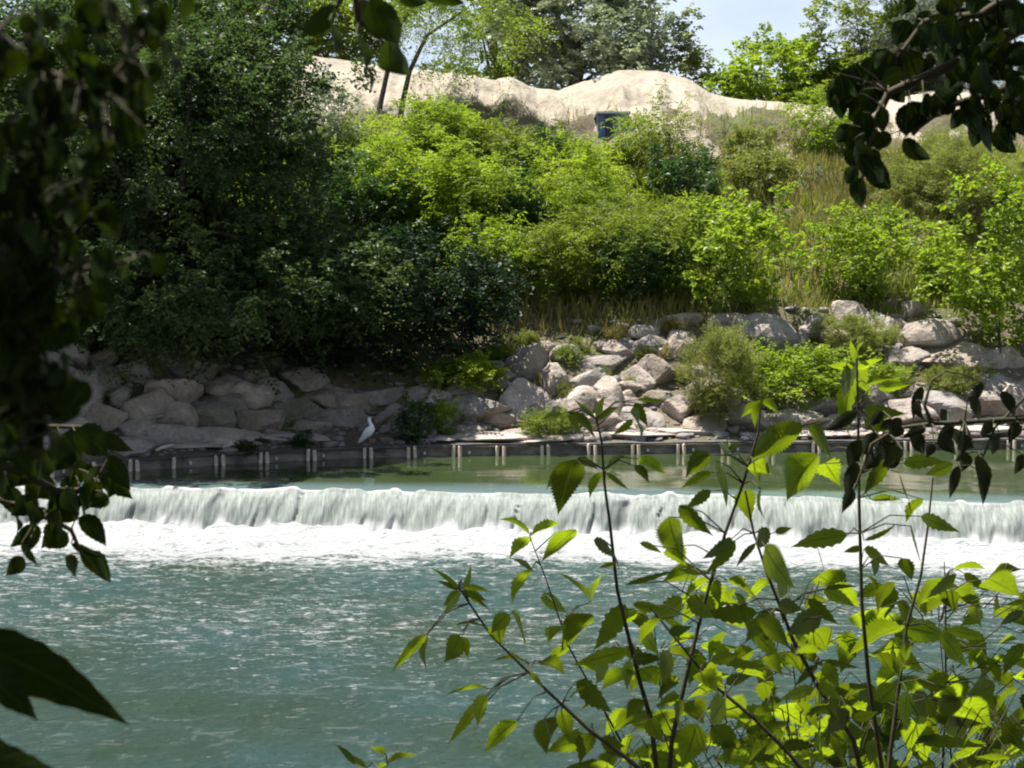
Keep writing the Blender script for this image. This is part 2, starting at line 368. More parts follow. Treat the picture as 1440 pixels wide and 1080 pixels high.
# ------------------------------------------------------------------ water
xs = np.concatenate([np.linspace(-45, -13, 20), np.linspace(-12.8, 13, 200), np.linspace(13.5, 45, 20)])
vs = np.concatenate([np.linspace(0, 1, 24), np.linspace(1.1, 6, 20)])
X = np.broadcast_to(xs, (len(vs), len(xs)))
W = ywall(X) + .1 - yline(X); W = np.maximum(W, .5)
Yr = np.where(vs[:, None] <= 1, vs[:, None] * np.minimum(2.2, W * .7), np.minimum(2.2, W * .7) + (vs[:, None] - 1) / 5 * (W - np.minimum(2.2, W * .7)))
Zr = ZP - .05 * np.exp(-Yr / .3) + .004 * fbm(X * 1.2, Yr * 2, 0, 5, 3)
V = np.stack([X, yline(X) + Yr, Zr], -1)
po = mesh_np('pool_water', V.reshape(-1, 3), grid_faces(len(vs), len(xs)), M['pool'], smooth=True)
at = po.data.attributes.new('crest_pale', 'FLOAT', 'POINT'); at.data.foreach_set('value', (1 - sstep(.3, 1.1, Yr + .12 * fbm(X * .5, Yr, 0, 6))).ravel().astype(np.float32))
tag(po, 'still green pool between the weir and the river wall', 'water', kind='structure')

xs = np.linspace(-14, 14, 900); ts = np.linspace(0, 1, 36)
X = np.broadcast_to(xs, (36, 900)); T = np.broadcast_to(ts[:, None], X.shape)
lip = .035 * vn(X * 2.3, 0 * X, 0, 31) + .075 * np.maximum(0, vn(X * 4.5, 0 * X, 0, 32))
yo = -.02 - .55 * T ** .8; zz = ZP - .05 + lip * (1 - T) * .8 + .03 * np.sin(np.clip(T * 5, 0, 1) * math.pi) - (ZP - .05 + .03) * T ** 1.7
sl = X + .2 * T + .03 * vn(X * 2, T * 3, 0, 48)                                             # the strands lean as they fall
rid = .03 * fbm(sl * 2.2, T * .8, 0, 33, 4) + .022 * vn(sl * 9, T * 2.0, 0, 36) + .014 * vn(sl * 26, T * 3, 0, 37)
c0 = vn(sl * 2.4 + .3 * vn(X * .4, 0 * X, 0, 40), 0 * X, 0, 38)
split = np.exp(-(c0 / (.035 + .07 * T)) ** 2) * sstep(0, .3, T - .35 - .4 * vn(sl * 1.1, 0 * X, 0, 49)) * np.clip(.75 + .6 * vn(X * .6, 0 * X, 0, 39), .3, 1)
yo = yo - rid * np.minimum(1, T * 3 + .12) * 1.1 + .12 * split
V = np.stack([X, yline(X) + yo, zz], -1)
wf = mesh_np('waterfall', V.reshape(-1, 3), grid_faces(36, 900), M['fall'], smooth=True)
froth = np.clip(np.maximum((1 - sstep(.05, .22, T)) * sstep(.0, .35, vn(X * 3.4, T * 2, 0, 44) + .5 * vn(X * 9, T * 3, 0, 45)), sstep(.8, 1, T + .1 * vn(X * 5, 0 * X, 0, 46))), 0, 1)
at = wf.data.attributes.new('froth', 'FLOAT', 'POINT'); at.data.foreach_set('value', froth.ravel().astype(np.float32))
at = wf.data.attributes.new('thin', 'FLOAT', 'POINT'); at.data.foreach_set('value', split.ravel().astype(np.float32))
tag(wf, 'low white curtain of water falling over the weir', 'waterfall', kind='structure')

# masonry body of the weir behind the curtain
mb = MB()
xw = np.linspace(-14, 14, 40)
Vw = []; 
for x in xw: Vw += [(x, yline(x) + .3, ZP - .2), (x, yline(x) - .12, ZP - .25), (x, yline(x) - .12, -.6)]
mb.add(Vw, grid_faces(40, 3)); tag(mb.obj('weir', M['panel']), 'dark weir sill behind the falling water', 'weir', kind='structure')

ny, nx = 420, 420
tt = np.linspace(0, 1, ny); xx = np.linspace(-1, 1, nx)
Yf = 9.0 + (1 - (1 - tt) ** 1.25) * 15.4
X = xx[None, :] * (5.5 + .47 * (Yf[:, None] - 6)); Y = np.broadcast_to(Yf[:, None], X.shape) - .115 * X * sstep(16, 24, Yf)[:, None]
foot = yline(X) - .5; d = foot - Y                            # metres downstream of the foot of the fall
amp = .55 + 1.2 * np.exp(-np.clip(d, 0, 99) / 2.2)
Z = amp * (.03 * fbm(X * 1.0, Y * 2.2, 0, 51, 3) + .026 * vn(X * 3.0, Y * 6.0, 0, 55) + .013 * vn(X * 7, Y * 13, 0, 56) + .024 * vn(X * 1.7 + .8 * vn(X, Y, 0, 53), Y * 6.5, 0, 54))
boil = np.exp(-(np.clip(d, -.3, 99) / .5) ** 2)
Z += boil * (-.01 + .055 * np.abs(fbm(X * 2.4, Y * 2.4, 0, 57, 4)))
foam = lerp(d + .6 * fbm(X * .4, Y * .8, 0, 60, 3), [(-1, 1.5), (.9, 1.35), (1.7, 1.1), (2.5, .72), (3.6, .4), (5.5, .2), (9, .1), (14, .04)]) + .16 * fbm(X * .22, Y * .3, 0, 62, 3) * sstep(1, 4, d)
V = np.stack([X, Y, Z], -1).reshape(-1, 3)
ro = mesh_np('river_water', V, grid_faces(ny, nx), M['river'], smooth=True)
at = ro.data.attributes.new('foam', 'FLOAT', 'POINT'); at.data.foreach_set('value', foam.ravel().astype(np.float32))
tag(ro, 'choppy teal river below the weir with white foam', 'water', kind='structure')

# ------------------------------------------------------------------ river wall with pale paired posts
pair_px = [62, 122, 183, 244, 305, 367, 434, 516, 578, 641, 703, 766, 832, 893, 957, 1020, 1083, 1147, 1212, 1277, 1348, 1421]
def wall_at(px):
    D = np.linspace(22, 36, 1500); x = (px - CX) / F * D; i = int(np.argmin(np.abs(D - ywall(x)))); return np.array((x[i], D[i]))
root = empty('river_wall', (*wall_at(720), ZP))
tag(root, 'low dark timber river wall with pale paired posts at the waterline', 'wall')
xs = np.linspace(-11, 16, 150); mb = MB()
Vw = []
for x in xs:
    y = float(ywall(x)); wob = .012 * float(vn(x * 3, 0.))
    Vw += [(x, y + .02, ZP + .215), (x, y - .05 + wob, ZP + .215), (x, y - .05 + wob, ZP + .13), (x, y - .04 - wob, ZP + .12), (x, y - .04 - wob, ZP - .3)]
mb.add(np.array(Vw) - np.array(root.location), grid_faces(150, 5)); mb.obj('panel', M['panel'], root)
mb = MB(); Vw = []
for x in xs:
    y = float(ywall(x)); q = .02 * float(vn(x * 1.3, 1.)) ; e = .02 * float(vn(x * 2.1, 5.))
    Vw += [(x, y - .09 + e, ZP + .18 + q), (x, y - .09 + e, ZP + .235 + q), (x, y + .16, ZP + .25 + q), (x, y + .16, ZP + .2)]
mb.add(np.array(Vw) - np.array(root.location), grid_faces(150, 4)); mb.obj('capping', M['cap'], root)
rg = random.Random(5)
for px in pair_px:
    x, y = wall_at(px); n2 = np.array((float(ywall(x + .1) - ywall(x - .1)), -.2)); n2 = n2 / np.linalg.norm(n2)
    for sg in (-1, 1):
        if px in (244,) and sg > 0: continue
        mb = MB(); hh = .215 + rg.uniform(-.015, .015)
        mb.tube([(0, 0, -.45), (.006 * sg, 0, -.1), (rg.uniform(-.01, .01), 0, hh - .02), (rg.uniform(-.01, .01), 0, hh)], [.042, .042, .04, .034], 8)
        o = mb.obj('post', M['post'], root, smooth=True)
        o.location = Vector((x + sg * .068 + n2[0] * .115, y + n2[1] * .115, ZP)) - root.location
    if rg.random() < .75:
        mb = MB(); mb.box((0, 0, 0), (.022, .02, .03)); o = mb.obj('bolt', M['palemetal'], root)
        xb = x + .28; o.location = Vector((xb, float(ywall(xb)) - .075, ZP + .08)) - root.location

# ------------------------------------------------------------------ boulders
def sphere_dirs(n):
    bm_ = []
    import bmesh
    b = bmesh.new(); bmesh.ops.create_icosphere(b, subdivisions=n, radius=1)
    V = np.array([v.co[:] for v in b.verts]); Q = np.array([[v.index for v in f.verts] for f in b.faces]); b.free()
    return nrm(V), Q
SD, SQ = sphere_dirs(4)
SD2, SQ2 = sphere_dirs(2)
def rock_verts(seed, lx, ly, lz, D=SD):
    r = np.random.default_rng(seed)
    k_ = int(r.integers(10, 17)); n = nrm(r.normal(size=(k_, 3))); dist = r.uniform(.56, 1.0, k_)
    dots = D @ n.T; dots = np.maximum(dots, 1e-3); rad = dist / dots
    rr = -np.log(np.sum(np.exp(-80 * np.minimum(rad, 3)), axis=1)) / 80
    rr = np.clip(rr, .4, 1.25)
    p = D * rr[:, None]
    p = p * (1 + .05 * fbm(p[:, 0] * 2.2 + seed, p[:, 1] * 2.2, p[:, 2] * 2.2, 7, 5)[:, None])
    return p * np.array((lx, ly, lz))
LIT = [(663, 577, 84, 48), (640, 548, 42, 26), (697, 541, 52, 34), (720, 528, 36, 26), (668, 548, 34, 24), (742, 514, 54, 48), (702, 522, 40, 22), (735, 568, 78, 54), (704, 592, 54, 30), (778, 537, 48, 40), (826, 540, 54, 48),
       (812, 568, 64, 42), (770, 578, 46, 34), (860, 562, 60, 62), (846, 512, 66, 34), (893, 530, 54, 42), (880, 572, 60, 40), (926, 525, 62, 44), (955, 487, 54, 52), (905, 488, 48, 27), (868, 492, 38, 26),
       (898, 468, 44, 25), (926, 458, 34, 20), (955, 452, 54, 22), (925, 560, 54, 34), (908, 590, 64, 36), (955, 575, 54, 44), (838, 596, 56, 26), (760, 488, 48, 20), (820, 484, 24, 17), (796, 500, 36, 24), (868, 602, 74, 22),
       (618, 560, 38, 30), (607, 588, 44, 36), (585, 556, 42, 22), (650, 606, 60, 18), (722, 612, 60, 16), (780, 606, 60, 22), (566, 585, 40, 32), (975, 528, 48, 44), (1000, 560, 60, 44), (985, 598, 60, 30)]
_r = random.Random(41)
for _ in range(20):
    _x = _r.uniform(590, 985); _t = 548 - (_x - 600) * .31; LIT.append((_x, _r.uniform(_t, 604), _r.uniform(22, 42), _r.uniform(16, 28)))
RGT = [(1090, 470, 84, 44), (1150, 464, 62, 42), (1120, 482, 44, 32), (1050, 466, 54, 38), (1190, 448, 54, 32), (1255, 430, 32, 17), (1286, 440, 52, 36), (1260, 466, 54, 38), (1182, 478, 54, 36), (1296, 475, 74, 44), (1332, 506, 96, 38),
       (1268, 506, 64, 28), (1222, 470, 56, 40), (1150, 572, 88, 26), (1112, 594, 94, 40), (1060, 592, 64, 40), (1184, 600, 74, 26), (1258, 584, 94, 36), (1322, 580, 92, 42), (1392, 576, 84, 42), (1434, 558, 64, 52), (1392, 540, 64, 26), (1342, 545, 70, 17), (1222, 552, 66, 40),
       (1410, 505, 70, 36), (1010, 452, 50, 26), (1030, 500, 54, 36), (1295, 555, 66, 22)]
SHD = [(90, 535, 56, 44), (115, 570, 48, 62), (137, 592, 66, 38), (150, 535, 44, 36), (166, 556, 40, 28), (190, 525, 60, 38), (195, 575, 88, 52), (186, 606, 52, 24), (237, 590, 56, 38), (240, 556, 62, 48), (230, 505, 60, 38), (214, 490, 36, 32), (242, 616, 88, 36),
       (108, 610, 46, 48), (312, 565, 62, 34), (300, 543, 66, 28), (346, 560, 56, 36), (384, 553, 56, 32), (290, 592, 76, 34), (305, 616, 94, 26), (176, 628, 84, 22), (412, 575, 64, 32), (462, 558, 56, 32), (480, 590, 66, 32), (432, 600, 64, 26), (358, 596, 76, 34), (502, 566, 56, 32),
       (533, 556, 62, 28), (545, 592, 50, 34), (64, 512, 56, 44), (96, 500, 50, 38), (270, 525, 56, 34), (132, 505, 46, 32), (60, 570, 56, 44), (74, 622, 58, 30), (350, 530, 56, 30), (420, 535, 60, 30), (20, 540, 60, 50), (20, 600, 70, 50)]
TONE = ['pinkish grey', 'pale grey', 'buff', 'brown-grey', 'grey']
SHAPE = ['angular', 'blocky', 'flat-topped', 'rounded', 'wedge-shaped']
ORD = ['first', 'second', 'third', 'fourth', 'fifth', 'sixth', 'seventh', 'eighth', 'ninth', 'tenth', 'eleventh', 'twelfth', 'thirteenth', 'fourteenth', 'fifteenth', 'sixteenth', 'seventeenth', 'eighteenth', 'nineteenth', 'twentieth', 'twenty-first', 'twenty-second', 'twenty-third', 'twenty-fourth', 'twenty-fifth', 'twenty-sixth']
def rows_of(lst, bands, where, grp, sd):
    left = sorted(lst, key=lambda t: t[1]); k = 0
    for bi, name in enumerate(bands):
        part = [t for t in left if bi == min(range(len(bands)), key=lambda b: abs(t[1] - bands_y[grp][b]))]
        part.sort(key=lambda t: t[0])
        for i, (px, py, wd, ht) in enumerate(part):
            k += 1; seed = sd + k; r = random.Random(seed)
            c = hit(px, py + ht * .12); sc = c[1] / F; kb = .56 if grp == 'boulders in the sunlit bank' else .62; lx, lz = wd * sc * kb, ht * sc * (kb + .07)
            v = rock_verts(seed, lx, max(lx * .7, lz * .9), lz)
            a = r.uniform(-.35, .35); ca, sa = math.cos(a), math.sin(a)
            v = np.stack([v[:, 0] * ca - v[:, 2] * sa * .4, v[:, 1], v[:, 2] * ca + v[:, 0] * sa * .4], -1)
            c = c + np.array((0, .14 * lx, .08 * lz))
            o = mesh_np('boulder', v + c, SQ, M['rock'], origin=c)
            size = 'large' if wd * ht > 3200 else ('small' if wd * ht < 1300 else 'medium')
            shp = SHAPE[(k * 7 + sd) % 5] if ht > 26 else 'flat'
            tag(o, f'{size} {shp} boulder, {ORD[i]} from left, {name} of {where}', 'boulder', grp)
bands_y = {'boulders in the sunlit bank': [465, 495, 530, 568, 600], 'boulders below the bright bushes': [435, 467, 502, 545, 585], 'boulders in the shaded bank': [500, 530, 560, 590, 618]}
NM = ['top row', 'second row', 'middle row', 'fourth row', 'bottom row']
rows_of(LIT, NM, 'the sunlit riprap', 'boulders in the sunlit bank', 100)
rows_of(RGT, NM, 'the rocks under the bright bushes', 'boulders below the bright bushes', 300)
rows_of(SHD, NM, 'the shaded riprap', 'boulders in the shaded bank', 500)
# gravel and small stones filling the gaps: nobody could count them
r = np.random.default_rng(8); VV, QQ, n0 = [], [], 0
for i in range(1500):
    x = r.uniform(-10.5, 12); s = r.uniform(.15, 4.3) if r.random() < .75 else r.uniform(.1, 1.2); y = float(ywall(x)) + s
    sz = .035 + .13 * r.random() ** 3; v = rock_verts(int(r.integers(1e6)), sz * r.uniform(1, 1.7), sz * 1.1, sz * r.uniform(.45, .9), SD2) + np.array((x, y, float(bank(x, y)) + sz * .25))
    VV.append(v); QQ.append(SQ2 + n0); n0 += len(v)
tag(mesh_np('rubble', np.vstack(VV), np.vstack(QQ), M['rock'], smooth=True), 'small stones filling gaps between the boulders', 'stones', kind='stuff')
# flat pale stone ledge along the top of the wall, in the lit part and the shade
def ledge_stone(px, py, wd, dep, hgt, seed, label):
    c = hit(px, py); c[1] = max(c[1], float(ywall(c[0])) + dep * .62); c[2] = float(bank(c[0], c[1])); sc = c[1] / F; v = rock_verts(seed, wd * sc * .55, dep, hgt); 
    tag(mesh_np('stone_slab', v + c, SQ, M['ledge'], smooth=True, origin=c), label, 'stone slab', 'flat slabs along the top of the river wall')
for q in [(690, 614, 110, .5, .1, 1, 'long pale slab lying on the wall below the big flat boulder'), (770, 618, 110, .45, .08, 2, 'thin pale slab on the wall under the fern-like weeds'),
          (880, 612, 120, .5, .1, 3, 'pinkish flat slab on the wall left of the fuzzy olive bush'), (950, 608, 80, .5, .1, 4, 'flat slab half hidden under the fuzzy olive bush'), (1110, 612, 130, .5, .09, 5, 'pale slab on the wall under the bramble'),
          (1240, 610, 140, .5, .1, 6, 'long pale slab behind the withered twig'), (1370, 607, 140, .5, .1, 7, 'pale slab on the wall at the far right'), (620, 618, 60, .4, .08, 8, 'small slab right of the white bird'),
          (400, 617, 150, .5, .09, 9, 'grey slab in the shade left of the white bird'), (255, 626, 110, .35, .08, 10, 'grey slab low in the shade above the wall')]: ledge_stone(*q)

# ------------------------------------------------------------------ foliage builders
def leaf_cards(p, d, nn, L, Wd, fold=.25):
    d = nrm(d); s = nrm(np.cross(d, nn)); nn = np.cross(s, d)
    L = L[:, None]; Wd = Wd[:, None]
    a = p; c = p + d * L; m = p + d * L * .42
    b = m + s * Wd * .5 + nn * Wd * fold; e = m - s * Wd * .5 + nn * Wd * fold
    V = np.stack([a, b, c, e], 1).reshape(-1, 3)
    return V, np.arange(len(V)).reshape(-1, 4)
def crown_arrays(seed, centre, ax, nc, nt, nl, L, asp, tl, cr, up=.5, droop=.25, inner=.3, kind='leaf', flat=.8, squash=0.0):
    r = np.random.default_rng(seed); centre = np.asarray(centre); ax = np.asarray(ax)
    d = nrm(r.normal(size=(nc, 3))); rad = inner + (1 - inner) * r.random(nc) ** .55
    lump = 1 + .46 * fbm(d[:, 0] * 1.7 + seed % 97, d[:, 1] * 1.7, d[:, 2] * 1.7, seed % 31, 3)
    cc = centre + d * ax * (rad * lump)[:, None]
    ct = np.clip(.48 + .3 * r.normal(size=nc), 0, 1)
    N = nc * nt
    C = np.repeat(cc, nt, 0); O = np.repeat(d, nt, 0)
    td = nrm(O * .65 + nrm(r.normal(size=(N, 3))) * .9 + np.array((0, 0, up)))
    st = C + nrm(r.normal(size=(N, 3))) * (cr * r.random(N)[:, None] ** .5)
    tlv = tl * r.uniform(.5, 1.25, N)
    t = (np.arange(nl) + .6) / nl
    ps = st[:, None] + td[:, None] * (tlv[:, None, None] * t[None, :, None]) - np.array((0, 0, 1)) * (droop * tlv[:, None] * t[None, :] ** 2)[..., None]
    sd = nrm(np.cross(td, np.array((0, 0, 1.)) + .25 * r.normal(size=(N, 3))))
    sg = np.where(np.arange(nl) % 2, 1., -1.)
    ld = td[:, None] * (.45 if kind != 'willow' else 1.2) + sd[:, None] * sg[None, :, None] + .3 * r.normal(size=(N, nl, 3)) - np.array((0, 0, .35))
    un = np.cross(sd, td); un = un * np.sign(un[:, 2:3] + 1e-6)
    nn = un[:, None] * flat + .55 * r.normal(size=(N, nl, 3)) + np.array((0, 0, .35))
    K = N * nl
    Lv = L * r.uniform(.6, 1.25, K)
    V, Q = leaf_cards(ps.reshape(-1, 3), ld.reshape(-1, 3), nn.reshape(-1, 3), Lv, Lv * asp)
    tint = np.clip(np.repeat(np.repeat(ct, nt), nl) + .18 * r.normal(size=K), 0, 1)
    return V, Q, tint, cc
def limb_mesh(base, targets, r0, seed, fork=.35, bend=.15):
    r = np.random.default_rng(seed); mb = MB(); base = np.asarray(base, float)
    top = np.mean(targets, 0); trunk = [base + (top - base) * t + (r.normal(size=3) * bend * r0 * 3 if 0 < t < 1 else 0) for t in np.linspace(0, .95, 6)]
    mb.tube(trunk, np.linspace(r0, r0 * .3, 6), 8)
    for tg in targets:
        t0 = r.uniform(fork * .6, .9); s = base + (top - base) * t0; tg = np.asarray(tg)
        mid = s + (tg - s) * .5 + np.array((0, 0, .08)) * np.linalg.norm(tg - s) + r.normal(size=3) * .05
        mb.tube([s, (s + mid) / 2, mid, tg], [r0 * .42, r0 * .32, r0 * .22, r0 * .06], 5)
    return mb
STYLE = {   # leaf length, aspect, twig length, clump radius factor, leaves per twig, up, droop
    'frond': (.1, .42, .55, .18, 12, .35, .4), 'leaf': (.115, .62, .38, .2, 8, .45, .25), 'big': (.15, .7, .34, .22, 7, .45, .3),
    'willow': (.11, .2, .45, .2, 14, .7, .2), 'fine': (.05, .4, .25, .22, 10, .9, .1)}
SEED = [1000]
def plant(name, label, cat, base, h, rx, mat, style='leaf', dens=1.0, ry=None, group=None, trunk=.03, bare=.12, lsc=1.0, bark='bark', part='foliage', stem='stem', shape=1.0, inner=.25):
    SEED[0] += 1; sd = SEED[0]; base = np.asarray(base, float); ry = ry or rx * .8
    L, asp, tl, crf, nl, up, dr = STYLE[style]; L *= lsc
    ctr = base + np.array((0, 0, h * (bare + (1 - bare) * .5))); ax = np.array((rx, ry, h * (1 - bare) * .5))
    area = (rx * h * .5) ** .5; clr = max(.12, area * crf * 1.1)
    nt = 12
    surf = 3.3 * (rx * h * (1 - bare) * .5 + rx * ry)
    N = surf * 3.1 * dens / (L * L * asp * .5)                    # leaves for about three layers of cover
    N = min(N, 60000)
    nc = int(max(10, min(260, surf / (clr * clr) * 1.0))); nt = max(3, int(N / (nc * nl)))
    if dens < .2: nc, nt = 14, 4
    V, Q, tint, cc = crown_arrays(sd, ctr, ax, nc, nt, nl, L, asp, tl * (.5 + .4 * min(1.6, area)), clr, up, dr, inner)
    root = empty(name, base); tag(root, label, cat, group)
    kz = h / max(np.percentile(V[:, 2], 98.5) - base[2], .01); kx = rx / max(np.percentile(np.abs(V[:, 0] - base[0]), 95), .01)
    f_ = np.array((kx, kx, kz)); V = base + (V - base) * f_; cc = base + (cc - base) * f_
    V[:, 2] = np.maximum(V[:, 2], base[2] - .35)
    mesh_np(part, V - base, Q, M[mat], root, tint)
    r = np.random.default_rng(sd + 7); tg = cc[r.choice(len(cc), min(len(cc), 16), replace=False)]
    limb_mesh(base - np.array((0, 0, .15)), tg, trunk, sd).obj(stem, M[bark], root, smooth=True, origin=base)
    return root
def slope_plant(name, label, cat, px, top, bot, wd, mat, style='leaf', **k):
    b = hit(px, bot); sc = b[1] / F
    return plant(name, label, cat, b, (bot - top) * sc, wd * sc * .5, mat, style, **k)

# ------------------------------------------------------------------ far trees
def far_tree(label, px, top, bot, wd, D, mat, style, **k):
    b = P(px, bot, D); b[2] = float(bank(b[0], D)) ; sc = D / F
    t = P(px, top, D)[2]
    return plant('tree', label, 'tree', b, t - b[2], wd * sc * .5, mat, style, part='crown', stem='trunk', **k)
far_tree('grey-green willow-like tree standing behind the dip in the sand heap', 812, -75, 150, 235, 56, 'grey', 'leaf', trunk=.22, dens=1.5, lsc=1.7, bare=.12)
far_tree('pale feathery tree left of the patch of open sky', 958, 34, 165, 90, 58, 'olive', 'leaf', trunk=.12, dens=1.1, lsc=1.5, bare=.1)
far_tree('rounded lime-green tree right of the patch of open sky', 1090, 56, 185, 160, 56, 'lime', 'leaf', trunk=.16, dens=1.5, lsc=1.5, bare=.05)
far_tree('taller lime-green tree between the rounded lime tree and the silvery tree', 1235, 8, 195, 170, 55, 'mid', 'leaf', trunk=.16, dens=1.5, lsc=1.5, bare=.05)
far_tree('silver-leaved tree with pale limbs behind the dark upper branch', 1350, -120, 170, 260, 54, 'silver', 'willow', trunk=.3, dens=1.0, lsc=1.7, bare=.15, bark='palebark')
far_tree('dark green tree rising behind the slender double-stemmed tree', 700, -60, 140, 150, 60, 'mid', 'leaf', trunk=.2, dens=.8, lsc=1.6)
far_tree('green tree on the skyline behind the dark left tree', 430, -140, 120, 260, 58, 'mid', 'leaf', trunk=.25, dens=.8, lsc=1.8)
far_tree('far green tree at the left end of the skyline', 190, -140, 120, 300, 60, 'deep', 'leaf', trunk=.25, dens=.7, lsc=1.8)

# slender double-stemmed tree in front of the sand
b0 = P(548, 172, 45.3); b0[2] = float(bank(b0[0], 45.3)); root = empty('slender_tree', b0)
tag(root, 'slender tree with two thin dark stems in front of the sand heap', 'tree')
for pts in ([(530, 176), (536, 140), (545, 100), (560, 40), (600, -20)], [(561, 176), (567, 140), (576, 100), (600, 50), (660, 10)]):
    mb = MB(); mb.tube([P(x, y, 45.3) for x, y in pts], [.1, .09, .08, .06, .02], 7); o = mb.obj('trunk', M['bark'], root, smooth=True, origin=b0)
SC = 45.3 / F
for q, (px, py, wx, wy) in enumerate([(640, 30, 95, 62), (560, -30, 90, 60)]):
    c = P(px, py, 45.3); V, Q, t, cc = crown_arrays(801 + q, c, (wx * SC, 1.6, wy * SC), 60, 14, 12, .11, .42, .7, .35, .1, .6)
    mesh_np('crown', V - b0, Q, M['lime'], root, t)

# the big dark tree on the far left bank: trunk, limbs and four crown masses
b0 = hit(255, 498); root = empty('tree', b0); tag(root, 'big dark shady tree overhanging the left rock bank', 'tree')
SC = b0[1] / F; tg = []
for q, (px, py, wx, wy, dD, nt) in enumerate([(260, 120, 230, 190, 0, 26), (150, 300, 150, 150, -1.6, 20), (370, 270, 120, 160, .4, 14), (250, 390, 190, 110, -1.0, 16), (330, 60, 130, 120, .6, 9), (90, 90, 130, 140, -.4, 16), (200, 150, 200, 140, -2.6, 22), (20, 180, 140, 170, -2.4, 20), (230, 400, 220, 65, -2.4, 20), (440, 410, 130, 80, .3, 18)]):
    c = P(px, py, b0[1] + dD); V, Q, t, cc = crown_arrays(821 + q, c, (wx * SC, 2.3, wy * SC), 120, nt, 8, .12, .62, .42, .42, .3, .35, .2)
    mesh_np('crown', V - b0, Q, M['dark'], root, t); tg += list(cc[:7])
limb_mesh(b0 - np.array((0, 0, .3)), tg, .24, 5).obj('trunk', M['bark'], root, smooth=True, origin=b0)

# ------------------------------------------------------------------ shrubs of the slope
G = 'shrubs covering the far slope'
def shrub(label, px, top, bot, wd, mat, style='frond', **k): slope_plant('shrub', label, 'shrub', px, top, bot, wd, mat, style, group=G, **k)
S = [
 ('dark shrub in the shade right of the big dark tree', 545, 330, 545, 190, 'shade_dark', 'leaf'),
 ('dark shrub at the sunlit edge of the shade, above the yellow-green weeds', 648, 345, 520, 150, 'shade_dark', 'leaf'),
 ('dark shrub under the middle of the big dark tree', 415, 330, 520, 190, 'shade_dark', 'leaf'),
 ('dark low shrub behind the shaded rocks below the big dark tree', 320, 380, 505, 170, 'shade_dark', 'leaf'),
 ('dark shrub at the left end of the shaded rocks', 90, 360, 490, 190, 'shade_dark', 'leaf'),
 ('dusky green shrub above the shaded shrubs, below the slender tree', 500, 225, 370, 150, 'deep', 'leaf'),
 ('grey-green shrub with glinting leaves left of the slender tree', 440, 115, 260, 140, 'grey', 'leaf'),
 ('lime feathery shrub beside the slender tree stems', 615, 140, 225, 120, 'lime', 'frond'),
 ('lime feathery shrub in a broad mound below the slender tree', 560, 195, 340, 190, 'lime', 'frond'),
 ('yellowish low shrub at the foot of the slender tree', 500, 165, 250, 110, 'yellow', 'frond'),
 ('mid-green shrub below the left hump of the sand heap', 690, 172, 240, 110, 'mid', 'frond'),
 ('darker green shrub left of the blue-grey hut', 765, 180, 250, 95, 'deep', 'leaf'),
 ('broad yellow-green shrub in the centre left of the slope', 640, 225, 345, 170, 'lime', 'frond'),
 ('deep green shrub between the two lime mounds', 715, 240, 345, 110, 'deep', 'leaf'),
 ('brightest yellow-lime cone-shaped shrub in the middle of the slope', 812, 198, 335, 135, 'yellow', 'frond'),
 ('green upright shrub just right of the blue-grey hut', 903, 162, 245, 86, 'lime', 'frond'),
 ('sparse feathery shrub rising across the sand heap right of the hut', 940, 128, 262, 90, 'olive', 'frond'),
 ('dark green shrub under the sparse feathery shrub', 968, 205, 300, 95, 'deep', 'leaf'),
 ('wide olive-green shrub below the brightest lime shrub', 855, 275, 420, 210, 'mid', 'frond'),
 ('mid-green shrub above the dry grass', 755, 325, 425, 150, 'mid', 'frond'),
 ('green shrub at the sunlit edge beside the dark shrubs', 690, 305, 430, 120, 'lime', 'frond'),
 ('dark-based shrub left of the round bright bush', 905, 330, 432, 120, 'deep', 'leaf'),
 ('round bright bush with large leaves above the lit rocks', 1036, 272, 448, 150, 'lime', 'big'),
 ('lime bush above the rocks between the round bush and right-hand bush', 1215, 292, 432, 122, 'lime', 'leaf'),
 ('large-leaved bright bush overhanging the rocks at the right edge', 1405, 245, 515, 190, 'lime', 'big'),
 ('grey-green willow shrub on the upper right slope', 1345, 185, 320, 220, 'olive', 'willow'),
 ('small lime shrub under the rounded lime tree', 1160, 130, 225, 100, 'lime', 'frond'),
 ('thin olive shrub on the dry grassy slope', 1075, 212, 270, 90, 'olive', 'frond'),
 ('scrubby green shrub in front of the right end of the sand heap', 1050, 175, 240, 70, 'olive', 'frond'),
 ('green shrub behind the round bright bush', 975, 275, 380, 90, 'mid', 'leaf'),
 ('small yellow-green shrub left of the large-leaved bright bush', 1318, 330, 420, 60, 'yellow', 'leaf'),
]
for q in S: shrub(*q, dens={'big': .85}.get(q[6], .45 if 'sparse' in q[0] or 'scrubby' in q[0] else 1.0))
for px, bot, top, wd, lab in [(650, 172, 118, 46, 'left of the middle of the sand'), (705, 172, 122, 40, 'below the dip between the sand humps, left one'), (748, 176, 128, 44, 'below the dip between the sand humps, right one'), (800, 176, 132, 40, 'just left of the hut'), (880, 150, 96, 40, 'crossing the top of the right sand hump'), (985, 200, 126, 60, 'on the sand left of the scrubby shrub'), (1020, 205, 138, 50, 'on the sand behind the scrubby shrub'), (1090, 200, 142, 50, 'at the right end of the sand'), (590, 172, 112, 40, 'beside the right stem of the slender tree')]:
    slope_plant('weed', 'thin feathery weed standing against the sand ' + lab, 'weed', px, top, bot, wd, 'olive' if px % 3 else 'lime', 'frond', group='weeds in front of the sand heap', dens=.1, lsc=.4, bare=.05, trunk=.012)
